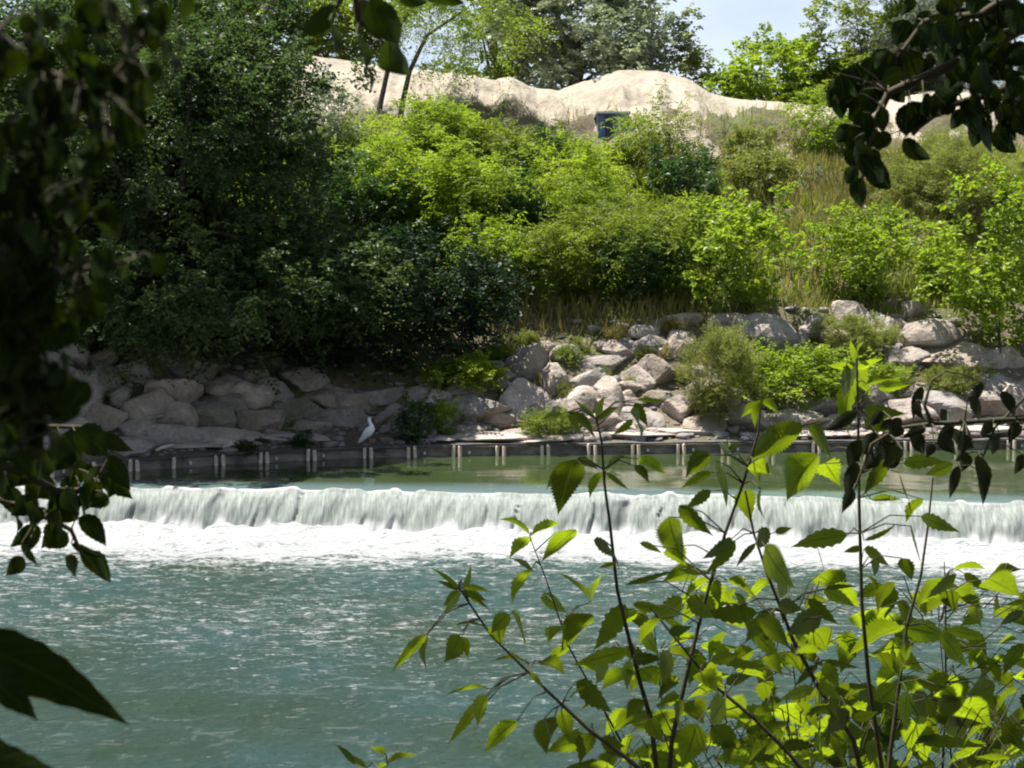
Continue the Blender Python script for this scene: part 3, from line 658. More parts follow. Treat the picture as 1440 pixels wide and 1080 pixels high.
# plants growing on the rocks
GR = 'small plants growing among the rocks'
def weed(label, px, top, bot, wd, mat, style='leaf', name='plant', **k): slope_plant(name, label, 'plant', px, top, bot, wd, mat, style, group=GR, trunk=.012, **k)
weed('fuzzy olive bush on the lit rocks beside the wall', 1012, 462, 606, 100, 'olive', 'fine', 'bush', bare=0)
weed('bramble mound trailing over the rocks right of the fuzzy bush', 1128, 488, 562, 175, 'lime', 'leaf', 'bramble', bare=0, lsc=.8)
weed('low green mound on the rocks below the right-hand bush', 1335, 515, 556, 90, 'olive', 'fine', bare=0)
weed('small upright green weed beside the big flat boulder', 622, 555, 614, 42, 'lime', 'leaf', bare=0, lsc=.7)
weed('yellow-green weeds along the edge of the dark shade', 655, 500, 545, 105, 'yellow', 'leaf', bare=0, lsc=.8)
weed('fern-like weeds hanging over the slab on the wall', 776, 576, 617, 76, 'mid', 'fine', bare=0)
weed('dull weeds on the wall just right of the white bird', 578, 560, 622, 50, 'deep', 'leaf', bare=0, lsc=.7)
weed('dry brownish shrub among the right-hand rocks', 1200, 445, 500, 110, 'olive', 'fine', 'bush', bare=0)
weed('dark tuft on the ledge left of the white bird', 428, 604, 630, 34, 'deep', 'fine', bare=0)
weed('dark tuft low on the shaded ledge near the white flotsam', 345, 618, 638, 30, 'deep', 'fine', bare=0)
weed('green tuft in the dark gap among the lit rocks', 798, 486, 512, 34, 'mid', 'fine', bare=0)
weed('low yellow-green mound left of the low olive mound', 1232, 512, 545, 80, 'yellow', 'fine', bare=0)

for i_, (px, py, hgt, wd, mt) in enumerate(sorted([(820, 500, 26, 26, 'olive'), (868, 480, 24, 30, 'straw'), (908, 508, 22, 26, 'olive'), (850, 542, 26, 18, 'mid'), (932, 505, 20, 26, 'straw'), (792, 562, 24, 24, 'olive'), (946, 470, 22, 36, 'straw'), (886, 548, 22, 20, 'olive'), (762, 548, 24, 20, 'straw'), (962, 540, 30, 24, 'olive'), (735, 492, 26, 50, 'olive'), (700, 508, 22, 44, 'lime'), (716, 560, 20, 18, 'olive')])):
    weed(f'small grass tuft, {ORD[i_]} from the left among the sunlit boulders', px, py - hgt, py, wd, mt, 'fine', 'tuft', bare=0, lsc=.8)
# ------------------------------------------------------------------ undergrowth and dry grass on the slope (nobody could count it)
def scatter_blades(name, label, n, seed, mat, hgt, wd, region, cat, lean=.35):
    r = np.random.default_rng(seed); x = r.uniform(-16, 19, n * 3); s = r.uniform(3.6, 17.5, n * 3); y = ywall(x) + s
    keep = r.random(n * 3) < region(x, y, s); x, y, s = x[keep][:n], y[keep][:n], s[keep][:n]; m = len(x)
    p = np.stack([x, y, bank(x, y) - .03], -1)
    d = np.stack([r.normal(size=m) * lean, r.normal(size=m) * lean, np.ones(m)], -1)
    nn = nrm(r.normal(size=(m, 3)) * np.array((1, 1, .3)))
    L = hgt * r.uniform(.4, 1.3, m); V, Q = leaf_cards(p, d, nn, L, L * wd, .1)
    tint = np.clip(.5 + .35 * fbm(x * .6, y * .6, 0, 71) + .2 * r.normal(size=m), 0, 1)
    tag(mesh_np(name, V, Q, M[mat], tint=tint), label, cat, kind='stuff')
def pxpy(x, y, z): return CX + F * x / y, 427 - F * (z - CAMZ) / y
def dry(x, y, s):
    a, b = pxpy(x, y, bank(x, y)); g = np.exp(-(((a - 1150) / 110) ** 2 + ((b - 262) / 55) ** 2)) + .6 * np.exp(-(((a - 1140) / 40) ** 2 + ((b - 380) / 50) ** 2)) + .6 * np.exp(-(((a - 1300) / 40) ** 2 + ((b - 370) / 50) ** 2)) + np.exp(-(((a - 770) / 90) ** 2 + ((b - 462) / 34) ** 2)) + np.exp(-(((a - 930) / 60) ** 2 + ((b - 432) / 25) ** 2)) + .8 * np.exp(-(((a - 860) / 120) ** 2 + ((b - 470) / 22) ** 2))
    return np.clip(g * 1.1 + .04, 0, 1)
scatter_blades('dry_grass', 'dry ochre grass on the slope above the rocks', 30000, 91, 'straw', .5, .06, dry, 'grass')
scatter_blades('undergrowth', 'low green undergrowth between the shrubs of the slope', 70000, 92, 'mid', .45, .3, lambda x, y, s: np.clip(sstep(4.4, 6, s) * (1 - sstep(12.5, 14, s)) * (1 - dry(x, y, s)) * (.9 - .75 * sstep(3.5, 5.5, x)), 0, 1), 'undergrowth', .9)
scatter_blades('slope_grass', 'pale olive grass covering the open right part of the slope', 30000, 94, 'olive', .4, .09, lambda x, y, s: np.clip(sstep(4.2, 5.2, s) * (1 - sstep(13, 14.5, s)) * sstep(3, 5.5, x), 0, 1), 'grass')
scatter_blades('grass', 'green and yellow grass along the upper edge of the rocks', 16000, 93, 'olive', .3, .07, lambda x, y, s: np.clip(np.exp(-((s - 4.6) / .9) ** 2) + .12, 0, 1), 'grass')

# ------------------------------------------------------------------ blue-grey hut at the foot of the sand
hb = P(862, 186, 45.6); hb[2] = float(bank(hb[0], 45.6)) - .1; top = P(862, 160, 45.6)[2]; hh = top - hb[2]
root = empty('hut', hb); tag(root, 'small blue-grey metal hut half hidden at the foot of the sand heap', 'hut')
mb = MB(); wx = .48
for i in range(15):
    x0 = -wx + i * 2 * wx / 15; mb.box((x0 + wx / 15, (.6 if i % 2 else .62), hh * .5), (wx / 15, .6, hh * .5))
mb.obj('wall', M['blue'], root)
mb = MB(); mb.box((0, .58, hh + .03), (wx + .08, .74, .028)); mb.obj('roof', M['palemetal'], root)
mb = MB(); mb.box((-.12, -.012, hh * .48), (.14, .015, hh * .45)); d = mb.obj('door', M['bluedark'], root)
mb = MB(); mb.box((-.03, -.04, hh * .45), (.012, .014, .05)); mb.obj('handle', M['palemetal'], d)

# ------------------------------------------------------------------ white bird on the wall
wx_, wy_ = wall_at(517); bz = ZP + .25
root = empty('bird', (wx_, wy_ + .03, bz)); root.scale = (1.38,) * 3; tag(root, 'white bird standing upright on the low wall above its reflection', 'bird')
prof = [(-.17, .118, .006, .012), (-.13, .135, .02, .03), (-.08, .16, .045, .048), (-.02, .19, .062, .066), (.035, .215, .064, .07), (.075, .24, .05, .056), (.088, .275, .03, .034), (.086, .31, .024, .026), (.088, .345, .026, .028), (.098, .372, .03, .031), (.112, .384, .024, .025), (.128, .382, .012, .012), (.135, .38, .003, .003)]
pts = np.array([(a, 0, b) for a, b, _, _ in prof]); t = nrm(np.gradient(pts, axis=0)); kk = 14; th = np.arange(kk) / kk * 2 * math.pi
side = np.array((0, 1., 0)); upv = np.cross(side, t); upv = -upv
V = (pts[:, None] + np.array([q[2] for q in prof])[:, None, None] * np.cos(th)[None, :, None] * side + np.array([q[3] for q in prof])[:, None, None] * np.sin(th)[None, :, None] * upv[:, None]).reshape(-1, 3)
i = np.arange(len(prof) - 1)[:, None] * kk; j = np.arange(kk)[None, :]
Q = np.stack([i + j, i + (j + 1) % kk, i + kk + (j + 1) % kk, i + kk + j], -1).reshape(-1, 4)
mesh_np('body', V, Q, M['feather'], root, smooth=True)
for sg in (-1, 1):
    wv = []
    for a, b, hw in [(-.2, .115, .008), (-.14, .14, .028), (-.06, .175, .045), (.02, .205, .042), (.055, .22, .015)]:
        for c in (-1, -.3, .4, 1): wv.append((a, sg * (.066 * (1 - .35 * c * c) * (1 if a > -.12 else .5)), b + c * hw))
    mesh_np('wing', wv, grid_faces(5, 4), M['wing'], root, smooth=True)
    mb = MB(); mb.tube([(.01, sg * .022, .15), (.02, sg * .022, .08), (.012, sg * .022, .01), (.045, sg * .024, .004)], [.012, .007, .006, .005], 6); mb.obj('leg', M['leg'], root, smooth=True)
    mb = MB(); mb.add(SD2 * .006 + np.array((.112, sg * .023, .389)), np.hstack([SQ2, SQ2[:, 2:]])[:, :4] if False else np.c_[SQ2, SQ2[:, 0]][:, :3]); mb.obj('eye', M['darkfeather'], root)
mb = MB(); mb.tube([(.125, 0, .383), (.155, 0, .38), (.175, 0, .373)], [.01, .007, .002], 6); mb.obj('bill', M['bill'], root, smooth=True)

for ch in root.children:
    if not ch.name.startswith('leg'):
        rm = Matrix.Rotation(-.42, 3, 'Y'); cv = Vector((0, 0, .19)); ch.rotation_euler = (0, -.42, 0); ch.location = cv - rm @ cv
# pale flotsam on the shaded ledge
for px, py, ln, lab in [(232, 634, .3, 'short white stub of driftwood above the shaded wall'), (330, 630, .42, 'bleached driftwood stick slanting over the shaded wall'), (295, 626, .5, 'grey driftwood stick behind the bleached stick'), (540, 606, .45, 'dry yellow stalk leaning up right of the white bird')]:
    c = hit(px, py); mb = MB(); v = np.array((ln / 2, .1, .05 if px < 500 else .2))
    mb.tube([-v, -v * .3 + np.array((0, 0, .02)), v * .4, v], [.03, .035, .03, .015], 7)
    o = mb.obj('driftwood', M['driftwood'] if px < 500 else M['straw'], smooth=True); o.location = c + np.array((0, -.05, .07 if px < 500 else .2)); tag(o, lab, 'driftwood')

# ------------------------------------------------------------------ foreground leaves
SN = np.array(SUN)
def leaf_grid(base, tip, width, nvec, fold, arch, rs, teeth=.1, round_=0.0):
    nr = 15 if width < .05 else 41; base = np.asarray(base); tip = np.asarray(tip); ax = tip - base; L = np.linalg.norm(ax); a = ax / L
    s = nrm(np.cross(a, nvec)); n = np.cross(s, a); t = np.linspace(0, 1, nr)
    wprof = (t ** (.75 - .25 * round_)) * (1 - t) ** (1.45 - .9 * round_); wprof /= wprof.max()
    ser = np.where(np.arange(nr) % 2, 1 + teeth, 1 - teeth); ser[0] = ser[-1] = 1
    wl = wprof * ser * width * .5; wr = wprof * np.roll(ser, 1) * width * .5; wl[0] = wr[0] = wl[-1] = wr[-1] = width * .004
    cv = rs.uniform(-.06, .06) * L
    cen = base + ax * t[:, None] + n * (arch * L * 4 * (t * (1 - t)))[:, None] + s * (cv * 4 * t * (1 - t))[:, None]
    V = []
    for v in (-1, -.5, 0, .5, 1):
        wv = (wl if v < 0 else wr) * v; up = np.abs(wv) * fold * (1 + .35 * np.sin(t * 9 + rs.uniform(0, 6)) * abs(v))
        V.append(cen + s * wv[:, None] + n * up[:, None])
    return np.stack(V, 1).reshape(-1, 3), grid_faces(nr, 5)
def add_luv(o, n):
    nr = n // 5; t = np.repeat(np.linspace(0, 1, nr), 5); v = np.tile((-1, -.5, 0, .5, 1), nr)
    at = o.data.attributes.new('luv', 'FLOAT_VECTOR', 'POINT'); at.data.foreach_set('vector', np.stack([t, v, 0 * t], -1).astype(np.float32).ravel())
def leaf_normal(a, flag, rs):
    a = nrm(a); toy = np.array((0, 1., 0.1)); toy = toy - a * (toy @ a); toy = nrm(toy)
    if flag == 'd':
        n = np.cross(a, SN); n = nrm(n)
        if n @ toy < 0: n = -n
        n = n + SN * rs.uniform(-.05, .03) + toy * .05
    elif flag == 'g':
        n = np.cross(a, SN); n = nrm(n); n = n if n @ toy > 0 else -n; sp = SN - a * (SN @ a); n = n + .3 * nrm(sp) + toy * .2
    else:
        sp = SN - a * (SN @ a); n = nrm(sp) + toy * rs.uniform(.6, 1.1)
    return nrm(n - a * (n @ a))
def one_leaf(root, o0, base, tip, wpx, D, fl, mat, rs, teeth=.1, round_=0, wscale=1.0):
    n = leaf_normal(tip - base, fl, rs); a = nrm(tip - base)
    vis = abs(n @ nrm(np.array((base[0], base[1], base[2] - CAMZ)))); wd = min(wpx / F * D / max(vis, .45), np.linalg.norm(tip - base) * .72) * wscale * .92
    fo = (.0, .05) if fl == 'd' else (.12, .4)
    V, Q = leaf_grid(base, tip, wd, n, rs.uniform(*fo), rs.uniform(.01, .05) if fl == 'd' else rs.uniform(.02, .1), rs, teeth, round_)
    o = mesh_np('leaf', V - o0, Q, mat, root, smooth=True); add_luv(o, len(V)); return o
def dense_poly(pts, D, k=3):
    pts = np.array(pts, float); t = np.arange(len(pts)); tt = np.linspace(0, len(pts) - 1, (len(pts) - 1) * k + 1)
    px = np.interp(tt, t, pts[:, 0]); py = np.interp(tt, t, pts[:, 1])
    DD = D if np.isscalar(D) else np.interp(tt, np.linspace(0, len(pts) - 1, len(D)), D)
    DD = np.broadcast_to(DD, tt.shape)
    return np.array([P(a, b, c) for a, b, c in zip(px, py, DD)])
def sapling(label, stem, D, leaves, r0=.0045, seed=0, name='sapling', cat='sapling', mat='sapling', teeth=.12, group=None, ground=True, jit=.12, pmax=None):
    rs = np.random.default_rng(seed + 40); pts = dense_poly(stem, D); foot = pts[0].copy()
    root_pt = foot.copy()
    if ground:
        root_pt = foot + np.array((.04, .12, 0)); root_pt[2] = lerp(root_pt[1], [(1, 2.25), (3, 1.7), (6, .9)]) - .03
        ext = np.array([root_pt + (foot - root_pt) * t for t in np.linspace(0, 1, 5)[:-1]]); full = np.vstack([ext, pts])
    else: full = pts
    rt = empty(name, root_pt); tag(rt, label, cat, group)
    pet = MB(); pet.tube(full, np.linspace(r0 * 1.25, r0 * .35, len(full)), 7)
    for q in leaves:
        bx, by, tx, ty, wd, fl = q[:6]; sp = pts + 0
        pp = np.array([pxpy(*p) for p in pts]); i = int(np.argmin((pp[:, 0] - bx) ** 2 + (pp[:, 1] - by - 12) ** 2))
        dD = rs.uniform(-jit, jit); Db = pts[i][1] + dD; base = P(bx, by, Db); tip = P(tx, ty, Db + rs.uniform(-.05, .05) + (.03 if fl == 'b' else -.02))
        one_leaf(rt, root_pt, base, tip, wd, Db, fl, M[mat], rs, teeth)
        att = base + (pts[i] - base) * min(1, (pmax or 9) / max(np.linalg.norm(pts[i] - base), 1e-6))
        mid = (att + base) / 2 + np.array((0, 0, .012)) * np.linalg.norm(base - pts[i]) / .1
        pet.tube([att, mid, base], [.0016, .0012, .001], 5)
    pet.obj('stem', M['stem'], rt, smooth=True, origin=root_pt)
    return rt

GS = 'backlit saplings on the near bank'
sapling('tall sapling stem with drooping leaf pairs in front of the lit rocks', [(925, 1100), (915, 1010), (900, 960), (880, 880), (868, 830), (858, 740), (850, 680), (846, 620), (838, 588)], 2.6, [
 (838, 590, 805, 560, 8, 'd'), (838, 588, 850, 556, 9, 'd'), (840, 590, 872, 572, 8, 'd'), (800, 580, 838, 620, 14, 'b'), (800, 582, 818, 613, 11, 'd'), (790, 582, 762, 590, 7, 'g'),
 (890, 590, 860, 612, 11, 'd'), (886, 580, 901, 617, 24, 'g'), (893, 566, 912, 601, 16, 'g'), (895, 562, 940, 566, 7, 'd'), (806, 648, 784, 726, 44, 'b'), (800, 648, 768, 690, 12, 'd'), (812, 645, 842, 661, 9, 'd'),
 (848, 664, 829, 702, 14, 'b'), (852, 662, 880, 641, 13, 'b'), (852, 664, 886, 690, 8, 'd'), (898, 645, 936, 668, 16, 'b'), (892, 655, 913, 680, 14, 'g'), (835, 760, 866, 786, 11, 'd'), (866, 788, 872, 808, 10, 'd'), (866, 792, 840, 800, 8, 'd'),
 (880, 850, 834, 916, 34, 'd'), (884, 915, 803, 936, 22, 'd'), (886, 928, 882, 972, 17, 'd'), (890, 928, 934, 926, 18, 'd'), (896, 945, 845, 972, 28, 'b'), (900, 940, 928, 965, 24, 'b'), (905, 985, 880, 1012, 22, 'g'), (910, 1000, 860, 1030, 24, 'b'), (912, 1010, 935, 1045, 26, 'd')], seed=1, group=GS)
sapling('sapling stem ending in green leaves and a yellow bud left of centre right', [(940, 1100), (945, 1040), (970, 930), (990, 850), (1020, 750), (1045, 680), (1066, 610), (1070, 565)], 2.5, [
 (1000, 640, 964, 672, 26, 'g'), (1000, 664, 957, 687, 15, 'd'), (1008, 648, 1022, 716, 42, 'd'), (1000, 690, 963, 716, 15, 'd'), (955, 711, 1004, 754, 24, 'g'), (940, 727, 962, 792, 42, 'g'), (945, 768, 966, 797, 22, 'b'), (900, 764, 932, 779, 8, 'd'),
 (1070, 562, 1062, 602, 10, 'b'), (1072, 566, 1098, 590, 9, 'g'), (1068, 566, 1042, 588, 9, 'g'), (1045, 690, 1056, 736, 24, 'b'), (1070, 688, 1076, 731, 18, 'b'), (1050, 655, 1070, 682, 14, 'b'), (1060, 650, 1086, 668, 14, 'b'), (1022, 640, 1008, 620, 8, 'b'), (1022, 640, 1024, 615, 8, 'b'), (1022, 640, 1040, 622, 8, 'b'),
 (1000, 815, 962, 846, 16, 'b'), (1008, 815, 1012, 852, 18, 'b'), (1022, 815, 1062, 840, 16, 'b'), (880, 822, 956, 800, 9, 'd'), (955, 800, 1003, 806, 8, 'd'), (890, 850, 938, 857, 16, 'd'), (960, 842, 915, 870, 24, 'd'), (965, 845, 1005, 870, 20, 'd'),
 (930, 870, 898, 908, 26, 'b'), (935, 870, 955, 905, 22, 'b'), (985, 920, 968, 964, 28, 'd'), (962, 985, 955, 1024, 28, 'g'), (972, 985, 990, 1020, 26, 'b'), (945, 920, 930, 960, 22, 'd'), (950, 960, 925, 985, 20, 'b')], seed=2, group=GS)
sapling('tallest straight sapling stem with an upright leafy top on the right', [(1245, 1100), (1240, 1080), (1222, 960), (1212, 850), (1208, 700), (1207, 600), (1205, 508)], 2.55, [
 (1205, 512, 1188, 562, 18, 'g'), (1207, 515, 1226, 556, 16, 'b'), (1203, 528, 1194, 612, 28, 'g'), (1206, 520, 1242, 504, 11, 'b'), (1200, 518, 1163, 514, 10, 'b'), (1204, 505, 1196, 478, 8, 'b'), (1206, 505, 1216, 480, 8, 'b'), (1215, 576, 1277, 582, 20, 'd'), (1215, 590, 1262, 603, 24, 'd'), (1218, 540, 1262, 532, 12, 'g'), (1235, 545, 1284, 540, 14, 'g'),
 (1150, 640, 1106, 706, 58, 'g'), (1130, 598, 1046, 652, 40, 'g'), (1135, 600, 1168, 645, 38, 'g'), (1128, 600, 1098, 612, 20, 'd'), (1160, 652, 1182, 684, 26, 'b'), (1192, 752, 1111, 770, 26, 'd'), (1148, 764, 1161, 804, 32, 'd'), (1212, 770, 1184, 777, 10, 'd'), (1215, 772, 1252, 798, 12, 'd'), (1234, 784, 1230, 812, 12, 'd'), (1215, 760, 1262, 735, 6, 'd'),
 (1282, 740, 1300, 806, 48, 'd'), (1268, 785, 1283, 818, 26, 'b'), (1252, 648, 1214, 697, 22, 'g'), (1265, 664, 1280, 708, 32, 'd'), (1270, 652, 1332, 650, 22, 'd'), (1225, 702, 1270, 703, 12, 'b'), (1298, 702, 1273, 737, 38, 'b'), (1295, 726, 1352, 749, 18, 'd'), (1340, 652, 1300, 668, 20, 'd')], r0=.0048, seed=3, group=GS)
sapling('slanting sapling stem with dark leaves in front of the foam', [(1215, 1100), (1200, 1040), (1150, 965), (1115, 900), (1100, 860), (1080, 810), (1060, 750), (1048, 690)], 2.4, [
 (1030, 757, 986, 786, 15, 'd'), (1034, 760, 990, 808, 20, 'd'), (1063, 764, 1034, 800, 10, 'd'), (1082, 744, 1064, 772, 16, 'd'), (1076, 768, 1119, 828, 34, 'd'), (1090, 748, 1115, 742, 10, 'd'), (1136, 842, 1181, 880, 20, 'd'), (1158, 829, 1204, 854, 20, 'd'), (1160, 828, 1207, 825, 8, 'd'), (1156, 867, 1106, 895, 26, 'd'),
 (1040, 853, 1063, 912, 34, 'd'), (1062, 870, 1112, 914, 38, 'g'), (1065, 862, 985, 862, 26, 'd'), (1095, 850, 1130, 858, 20, 'd'), (1118, 920, 1158, 918, 20, 'b'), (1120, 915, 1128, 948, 20, 'b'), (1160, 930, 1181, 968, 32, 'd'), (1160, 928, 1212, 939, 10, 'd'), (1150, 935, 1116, 968, 12, 'd'), (1080, 868, 1048, 905, 26, 'd'),
 (1150, 965, 1185, 985, 16, 'd'), (1145, 968, 1095, 985, 16, 'd'), (1160, 985, 1180, 1012, 20, 'd'), (1165, 990, 1130, 1020, 24, 'b'), (1195, 1000, 1160, 1035, 24, 'd'), (1200, 1010, 1235, 1000, 14, 'd')], seed=4, group=GS)
sapling('sapling stem leaning right with a broad dark leaf whorl halfway', [(1248, 1100), (1252, 1060), (1265, 960), (1275, 880), (1295, 810), (1305, 740), (1312, 672)], 2.7, [
 (1272, 880, 1191, 924, 28, 'b'), (1275, 884, 1338, 900, 36, 'd'), (1322, 890, 1361, 938, 26, 'd'), (1335, 885, 1390, 899, 20, 'd'), (1285, 905, 1264, 960, 42, 'b'), (1270, 878, 1258, 872, 8, 'd'), (1288, 956, 1358, 972, 15, 'd'), (1260, 965, 1228, 1003, 32, 'd'), (1275, 972, 1272, 1024, 38, 'd'), (1302, 980, 1360, 1022, 34, 'd'),
 (1328, 968, 1352, 988, 22, 'b'), (1345, 990, 1397, 1024, 38, 'b'), (1280, 1022, 1322, 1033, 24, 'b'), (1262, 985, 1250, 1030, 30, 'd'), (1285, 1040, 1395, 1052, 18, 'd'), (1300, 1045, 1275, 1075, 26, 'b'), (1255, 1040, 1225, 1065, 24, 'g'), (1240, 990, 1215, 1010, 22, 'd')], seed=5, group=GS)
sapling('thin sapling at the right edge topped by glowing yellow leaves', [(1325, 1100), (1330, 960), (1330, 860), (1328, 790)], 3.0, [
 (1332, 815, 1289, 864, 28, 'b'), (1336, 832, 1382, 857, 24, 'b'), (1345, 808, 1302, 842, 13, 'd'), (1356, 806, 1392, 832, 16, 'd'), (1390, 814, 1437, 840, 26, 'b'), (1340, 800, 1387, 801, 10, 'b'), (1330, 830, 1345, 862, 24, 'b'), (1380, 910, 1364, 944, 22, 'b'), (1398, 912, 1432, 900, 18, 'b'), (1440, 905, 1410, 952, 22, 'd'), (1396, 938, 1378, 962, 16, 'b'), (1432, 968, 1400, 1004, 32, 'b'), (1396, 978, 1422, 1034, 28, 'g'), (1442, 1028, 1418, 1064, 26, 'b'), (1335, 950, 1300, 958, 18, 'd'), (1332, 955, 1352, 960, 14, 'b'), (1440, 860, 1405, 880, 10, 'd'), (1445, 845, 1410, 852, 8, 'd')], r0=.003, seed=6, group=GS)
sapling('long arching sapling stem leaning left over the river, with a tuft of unopened leaves', [(920, 1100), (880, 1065), (830, 1028), (770, 972), (690, 893), (645, 826)], 2.45, [
 (645, 826, 604, 797, 8, 'd'), (645, 829, 613, 816, 8, 'd'), (646, 832, 623, 852, 9, 'd'), (648, 828, 640, 799, 7, 'd'), (650, 828, 662, 791, 7, 'd'), (650, 830, 686, 846, 10, 'd'), (652, 826, 692, 834, 9, 'g'), (648, 834, 621, 866, 7, 'd'), (652, 832, 690, 858, 9, 'g'),
 (600, 892, 549, 948, 17, 'g'), (601, 890, 600, 944, 24, 'b'), (646, 893, 624, 932, 28, 'd'), (649, 895, 659, 928, 16, 'b'), (690, 970, 624, 979, 9, 'b'), (676, 984, 629, 1048, 17, 'd'), (686, 978, 672, 1024, 27, 'g'), (662, 1012, 669, 1053, 9, 'd'), (727, 1014, 681, 1062, 28, 'b'), (810, 959, 862, 1004, 28, 'd'), (764, 1012, 776, 1055, 28, 'd'), (780, 1008, 769, 1062, 34, 'b'), (790, 998, 802, 1048, 24, 'b'),
 (692, 888, 638, 880, 8, 'b'), (716, 864, 690, 892, 22, 'd'), (720, 862, 738, 908, 32, 'g'), (702, 878, 706, 908, 18, 'b'), (742, 934, 690, 930, 12, 'b'), (745, 945, 765, 968, 9, 'd'), (800, 985, 825, 965, 10, 'b'), (835, 1030, 815, 1075, 26, 'b'), (845, 1040, 880, 1050, 24, 'd'), (760, 930, 795, 950, 14, 'b')], seed=7, group=GS)
sapling('pale young sapling with washed-out leaves against the white foam', [(905, 1100), (850, 1000), (800, 910), (768, 815), (745, 755)], 3.1, [
 (745, 755, 715, 787, 16, 'b'), (810, 745, 760, 792, 24, 'b'), (745, 752, 700, 730, 12, 'b'), (748, 750, 790, 735, 14, 'b'), (748, 800, 720, 850, 13, 'b'), (760, 840, 798, 863, 16, 'd'), (832, 845, 784, 805, 16, 'b'), (832, 848, 850, 804, 16, 'b'), (832, 864, 788, 918, 38, 'b'), (748, 800, 722, 786, 7, 'd'), (800, 910, 770, 935, 18, 'b'), (790, 880, 770, 905, 18, 'b'), (812, 930, 850, 950, 20, 'b'), (845, 985, 815, 1000, 18, 'b')], r0=.003, seed=8, group=GS)
sapling('thick slanting sapling stem crossing low through the leaves', [(1150, 1100), (1130, 1085), (1110, 1060), (1060, 1010), (1000, 960), (960, 910), (915, 855)], 2.45, [
 (1010, 925, 1082, 936, 16, 'd'), (1078, 920, 1102, 952, 20, 'b'), (1020, 984, 998, 1018, 40, 'd'), (980, 1018, 958, 1082, 44, 'd'), (1000, 1022, 1038, 1054, 34, 'd'), (1050, 1030, 1114, 1014, 16, 'd'), (1060, 1005, 1095, 1000, 18, 'b'), (1020, 960, 1060, 950, 16, 'd'), (985, 945, 1010, 975, 24, 'b'), (1000, 930, 1040, 920, 12, 'd'), (1085, 1040, 1050, 1075, 30, 'b'), (1100, 1050, 1150, 1050, 20, 'd'), (940, 890, 975, 880, 16, 'd'), (1065, 1030, 1040, 1010, 20, 'b'), (1120, 1060, 1165, 1075, 22, 'b'), (1040, 1040, 1020, 1080, 30, 'g')], r0=.005, seed=9, group=GS)
rs = random.Random(77); low = []
for i in range(150):
    bx = rs.uniform(820, 1460); by = rs.uniform(985, 1095); by += max(0, (1000 - bx)) * .25; a = rs.uniform(-.2, math.pi + .2); L = rs.uniform(34, 66)
    low.append((bx, by, bx + math.cos(a) * L, by + abs(math.sin(a)) * L * .8 + 8, rs.uniform(18, 36), rs.choice('bbbbdddg')))
sapling('dense low thicket of leaves along the lower right edge', [(1120, 1180), (1130, 1130), (1140, 1100)], 2.9, low, seed=10, name='thicket', cat='thicket', jit=.3, pmax=.07)
rs = random.Random(78); low = []
for i in range(150):
    bx = rs.uniform(850, 1460); by = rs.uniform(800, 1050) + max(0, 980 - bx) * .5; a = rs.uniform(-.2, math.pi + .2); L = rs.uniform(30, 56)
    low.append((bx, by, bx + math.cos(a) * L, by + abs(math.sin(a)) * L * .8 + 8, rs.uniform(16, 30), rs.choice('bbbbbdg')))
for k_, (x_, l_) in enumerate([(930, 'thin bushy sapling behind the stems, left part of the bright leaves'), (1120, 'thin bushy sapling behind the stems, middle part of the bright leaves'), (1330, 'thin bushy sapling behind the stems, right part of the bright leaves')]):
    sub = [q for q in low if abs(q[0] - x_) <= min(abs(q[0] - z_) for z_ in (930, 1120, 1330))]
    sapling(l_, [(x_ + 20, 1180), (x_ + 10, 1090), (x_, 980), (x_ - 10, 880)], 3.2, sub, r0=.003, seed=20 + k_, jit=.25, group=GS, pmax=.1)
sapling('small bright shoot poking up at the lower middle edge', [(500, 1180), (520, 1110), (545, 1075)], 2.4, [(545, 1072, 590, 1062, 14, 'b'), (545, 1074, 528, 1085, 14, 'b'), (540, 1060, 520, 1050, 10, 'b'), (500, 1075, 470, 1045, 10, 'd'), (515, 1080, 490, 1060, 9, 'd')], r0=.002, seed=11, group=GS)

